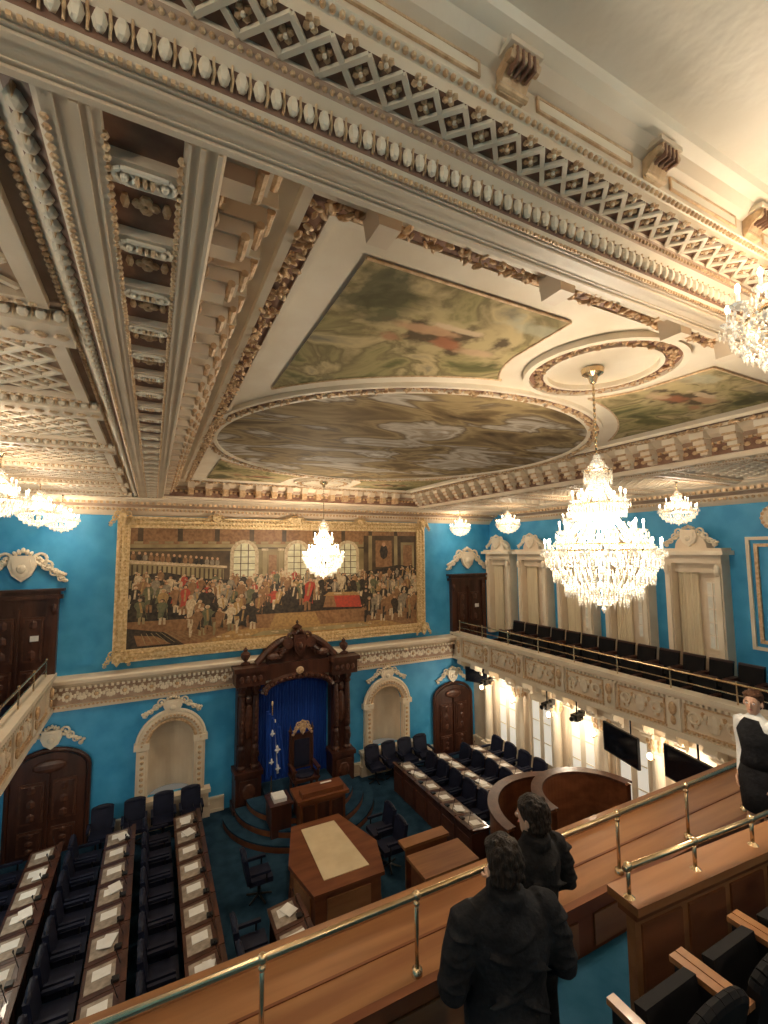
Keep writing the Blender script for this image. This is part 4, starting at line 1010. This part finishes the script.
def head(par,loc,yaw,tilt,hairmat,bun=False,longer=False,sc_=1,hv=0):
    h=MB(); L=[(-.118,.030,.030,.048),(-.10,.046,.050,.034),(-.06,.060,.074,.014),(-.02,.069,.088,.004),(.02,.074,.094,-.004),(.06,.072,.092,-.008),(.095,.055,.072,-.012),(.115,.025,.035,-.014)]
    loft(h,[(0,y,z) for z,a,b,y in L],[(a,b) for z,a,b,y in L],SKIN,16)
    loft(h,[(0,-.02,-.19),(0,-.015,-.10),(0,-.01,-.04)],[(.058,.058),(.052,.055),(.05,.055)],SKIN,12)
    h.ell((0,.098,-.022),(.012,.020,.020),SKIN,8,6); h.ell((0,.090,.0),(.009,.014,.03),SKIN,8,6)
    for s_ in(-1,1): h.ell((s_*.080,-.005,-.015),(.012,.02,.034),SKIN,8,6); h.ell((s_*.030,.080,.022),(.022,.012,.006),SKIN,8,5)
    ho=h.build('head',parent=par); remesh(ho,.005)
    f=MB()
    for s_ in(-1,1):
        f.ell((s_*.029,.083,.006),(.013,.009,.008),EYEW,8,6); f.ell((s_*.029,.0905,.006),(.005,.003,.005),BLACK,8,6)
        f.ell((s_*.029,.090,.028),(.016,.004,.003),hairmat,8,4)
    f.ell((0,.086,-.060),(.022,.008,.006),LIP,10,5)
    fo=f.build('face_features',smooth=True,parent=par)
    g=MB()
    zz=-.15 if longer else -.07
    k=1+hv
    Lh=[(zz,.055,.045,-.052),(-.05,.076*k,.068*k,-.045),(-.01,.080*k,.082*k,-.038),(.03,.086*k,.092*k,-.028),(.07,.087*k,.100*k,-.018),(.11,.068*k,.084*k,-.014),(.138+hv*.1,.032,.042,-.014)]
    loft(g,[(0,y,z) for z,a,b,y in Lh],[(a,b) for z,a,b,y in Lh],hairmat,16)
    rr=random.Random(3)
    for q in range(90):
        t=rr.uniform(0,2*pi); z=rr.uniform(-.05,.12)
        if math.sin(t)>.1 and z<.07: continue
        s2=math.sqrt(max(.1,1-((z-.02)/.13)**2)) if z>.02 else 1
        g.ell((.082*k*s2*math.cos(t),-.028+.090*k*s2*math.sin(t),z),(.016,.016,.022),hairmat,6,4)
    for q in range(14):
        t=q/13*pi; g.ell((.07*math.cos(t),.055*math.sin(t)+.01,.088),(.022,.022,.018),hairmat,6,4)
    if bun: g.ell((0,-.130,.03),(.045,.042,.045),hairmat,10,8)
    go=g.build('hair',parent=par); remesh(go,.0055)
    for o in(ho,fo,go): o.location=loc; o.rotation_euler=(tilt,0,yaw); o.scale=(sc_,)*3
def man(name,loc,yaw,cloth,headyaw,sc_=1,hm=HAIR,longer=False,bulk=1.0,hv=0):
    e=bpy.data.objects.new(name,None); sc.collection.objects.link(e); e.location=loc; e.rotation_euler=(0,0,yaw); e.scale=(sc_,)*3
    b=MB(); k=bulk
    T=[(.84,.185,.135,0),(.95,.19,.14,0),(1.06,.175,.13,0),(1.18,.19,.138,.0),(1.30,.208,.142,-.008),(1.40,.205,.125,-.012),(1.455,.15,.10,-.012),(1.50,.085,.080,-.008),(1.535,.066,.070,-.004)]
    loft(b,[(0,y,z) for z,a,c,y in T],[(a*k,c*k) for z,a,c,y in T],cloth,20)
    for s_ in(-1,1):
        loft(b,[(s_*.16,-.01,1.425),(s_*.215,-.015,1.40),(s_*.275,-.03,1.26),(s_*.31,-.04,1.12),(s_*.285,.06,1.06),(s_*.20,.20,1.07),(s_*.12,.29,1.10)],[.075,.08*k,.070*k,.062*k,.058*k,.046*k,.04],cloth,12,side=(0,1,0))
        loft(b,[(s_*.095,0,.92),(s_*.105,.01,.72),(s_*.11,.015,.50),(s_*.115,0,.30),(s_*.12,-.01,.09)],[(.105,.11),(.092,.10),(.068,.075),(.062,.068),(.055,.06)],cloth,12)
        for q in range(5):
            z=1.16+.055*q; b.ell((s_*(.302-.012*q),-.045,z),(.075*k,.072*k,.012),cloth,10,4,rot=Matrix.Rotation(s_*.35*(1 if q%2 else -.4),3,'Y'))
    loft(b,[(0,-.03,1.49),(0,-.04,1.55)],[(.105,.10),(.092,.09)],cloth,14)
    for q in range(7):
        z=1.0+.06*q; b.ell((.10*math.sin(q*2.1),-.135*k,z),(.10,.020,.014),cloth,8,4,rot=Matrix.Rotation(.5*math.sin(q*1.7),3,'Y'))
    b.ell((0,-.135*k,.90),(.2*k,.03,.02),cloth,10,4)
    o=b.build('clothed_body',parent=e); remesh(o,.011)
    sh=MB()
    for s_ in(-1,1): loft(sh,[(s_*.12,-.07,.05),(s_*.12,0,.055),(s_*.125,.10,.04),(s_*.13,.18,.03)],[(.045,.045),(.05,.05),(.05,.038),(.035,.025)],BLACK,10)
    sh.build('shoes',smooth=True,parent=e)
    hd=MB()
    for s_ in(-1,1): hand(hd,(s_*.115,.295,1.10),(-s_*.55,.75,.15),(-s_*.3,0,-1),-s_,SKIN,.5)
    hd.build('hands',smooth=True,parent=e)
    ph=MB(); ph.cb((0,.36,1.13),(.075,.012,.15),BLACK,rot=Matrix.Rotation(-.9,3,'X')); ph.build('phone',parent=e)
    head(e,(0,.01,1.635),headyaw,0,hm,longer=longer,hv=hv)
    return e
AZ=3.95
man('standing_man',(1.68,1.96,AZ),math.radians(-14),CLOTH,.1,.99,bulk=1.2,hv=.06)
man('standing_visitor',(2.25,2.33,AZ),math.radians(5),CLOTH2,.35,.93,longer=True,bulk=1.02,hv=.10)
e=bpy.data.objects.new('standing_woman',None); sc.collection.objects.link(e); e.location=(5.47,2.52,4.1); e.rotation_euler=(0,0,math.radians(84)); e.scale=(.965,)*3
b=MB()
T=[(.98,.15,.11,0),(1.08,.125,.095,0),(1.2,.14,.105,.005),(1.30,.155,.12,.01),(1.39,.16,.095,0),(1.44,.11,.075,-.005),(1.48,.055,.055,-.003),(1.51,.048,.05,0)]
loft(b,[(0,y,z) for z,a,c,y in T],[(a,c) for z,a,c,y in T],SHIRT,18)
for s_ in(-1,1): loft(b,[(s_*.12,0,1.40),(s_*.165,-.01,1.385),(s_*.185,-.03,1.25),(s_*.19,-.05,1.10),(s_*.18,-.02,.97),(s_*.165,.03,.85)],[.05,.054,.047,.040,.036,.028],SHIRT,12,side=(0,1,0))
o=b.build('shirt',parent=e); remesh(o,.011)
b=MB(); T2=[(.96,.162,.122,0),(1.08,.137,.110,0),(1.2,.150,.124,.008),(1.30,.162,.140,.014),(1.385,.125,.115,.008),(1.43,.09,.085,0)]
loft(b,[(0,y,z) for z,a,c,y in T2],[(a,c) for z,a,c,y in T2],CLOTH,18); b.build('vest',smooth=True,parent=e)
b=MB(); T3=[(.52,.165,.135,0),(.70,.18,.145,0),(.86,.185,.145,0),(.98,.150,.115,0),(1.0,.14,.11,0)]
loft(b,[(0,y,z) for z,a,c,y in T3],[(a,c) for z,a,c,y in T3],CLOTH,18); b.build('skirt',smooth=True,parent=e)
b=MB()
for s_ in(-1,1): loft(b,[(s_*.08,0,.75),(s_*.08,.01,.48),(s_*.08,-.015,.32),(s_*.08,-.01,.10),(s_*.08,0,.06)],[.075,.052,.052,.034,.034],SKIN,12)
o=b.build('legs',parent=e); remesh(o,.01)
b=MB()
for s_ in(-1,1): loft(b,[(s_*.08,-.06,.045),(s_*.08,0,.05),(s_*.085,.08,.035),(s_*.085,.15,.025)],[(.036,.04),(.042,.045),(.042,.032),(.028,.02)],BLACK,10)
b.build('shoes',smooth=True,parent=e)
b=MB()
for s_ in(-1,1): hand(b,(s_*.165,.035,.845),(0,.25,-1),(-s_,0,0),s_,SKIN,.35)
b.build('hands',smooth=True,parent=e)
head(e,(0,.01,1.60),.25,0,HAIRB,bun=True,sc_=.95)

# ---------------------------------------------------------------- world + camera
w=bpy.data.worlds.new('w'); sc.world=w; w.use_nodes=True
w.node_tree.nodes['Background'].inputs[0].default_value=(.9,.8,.65,1); w.node_tree.nodes['Background'].inputs[1].default_value=.15
cam=bpy.data.cameras.new('cam'); co=bpy.data.objects.new('camera',cam); sc.collection.objects.link(co)
cam.sensor_width=36; cam.lens=15.89; cam.clip_start=.02
M=Matrix.Rotation(math.radians(-27),4,'Z')@Matrix.Rotation(math.radians(94.9),4,'X')@Matrix.Rotation(math.radians(-.4),4,'Z')
co.matrix_world=Matrix.Translation((0,0,7.2))@M
sc.camera=co
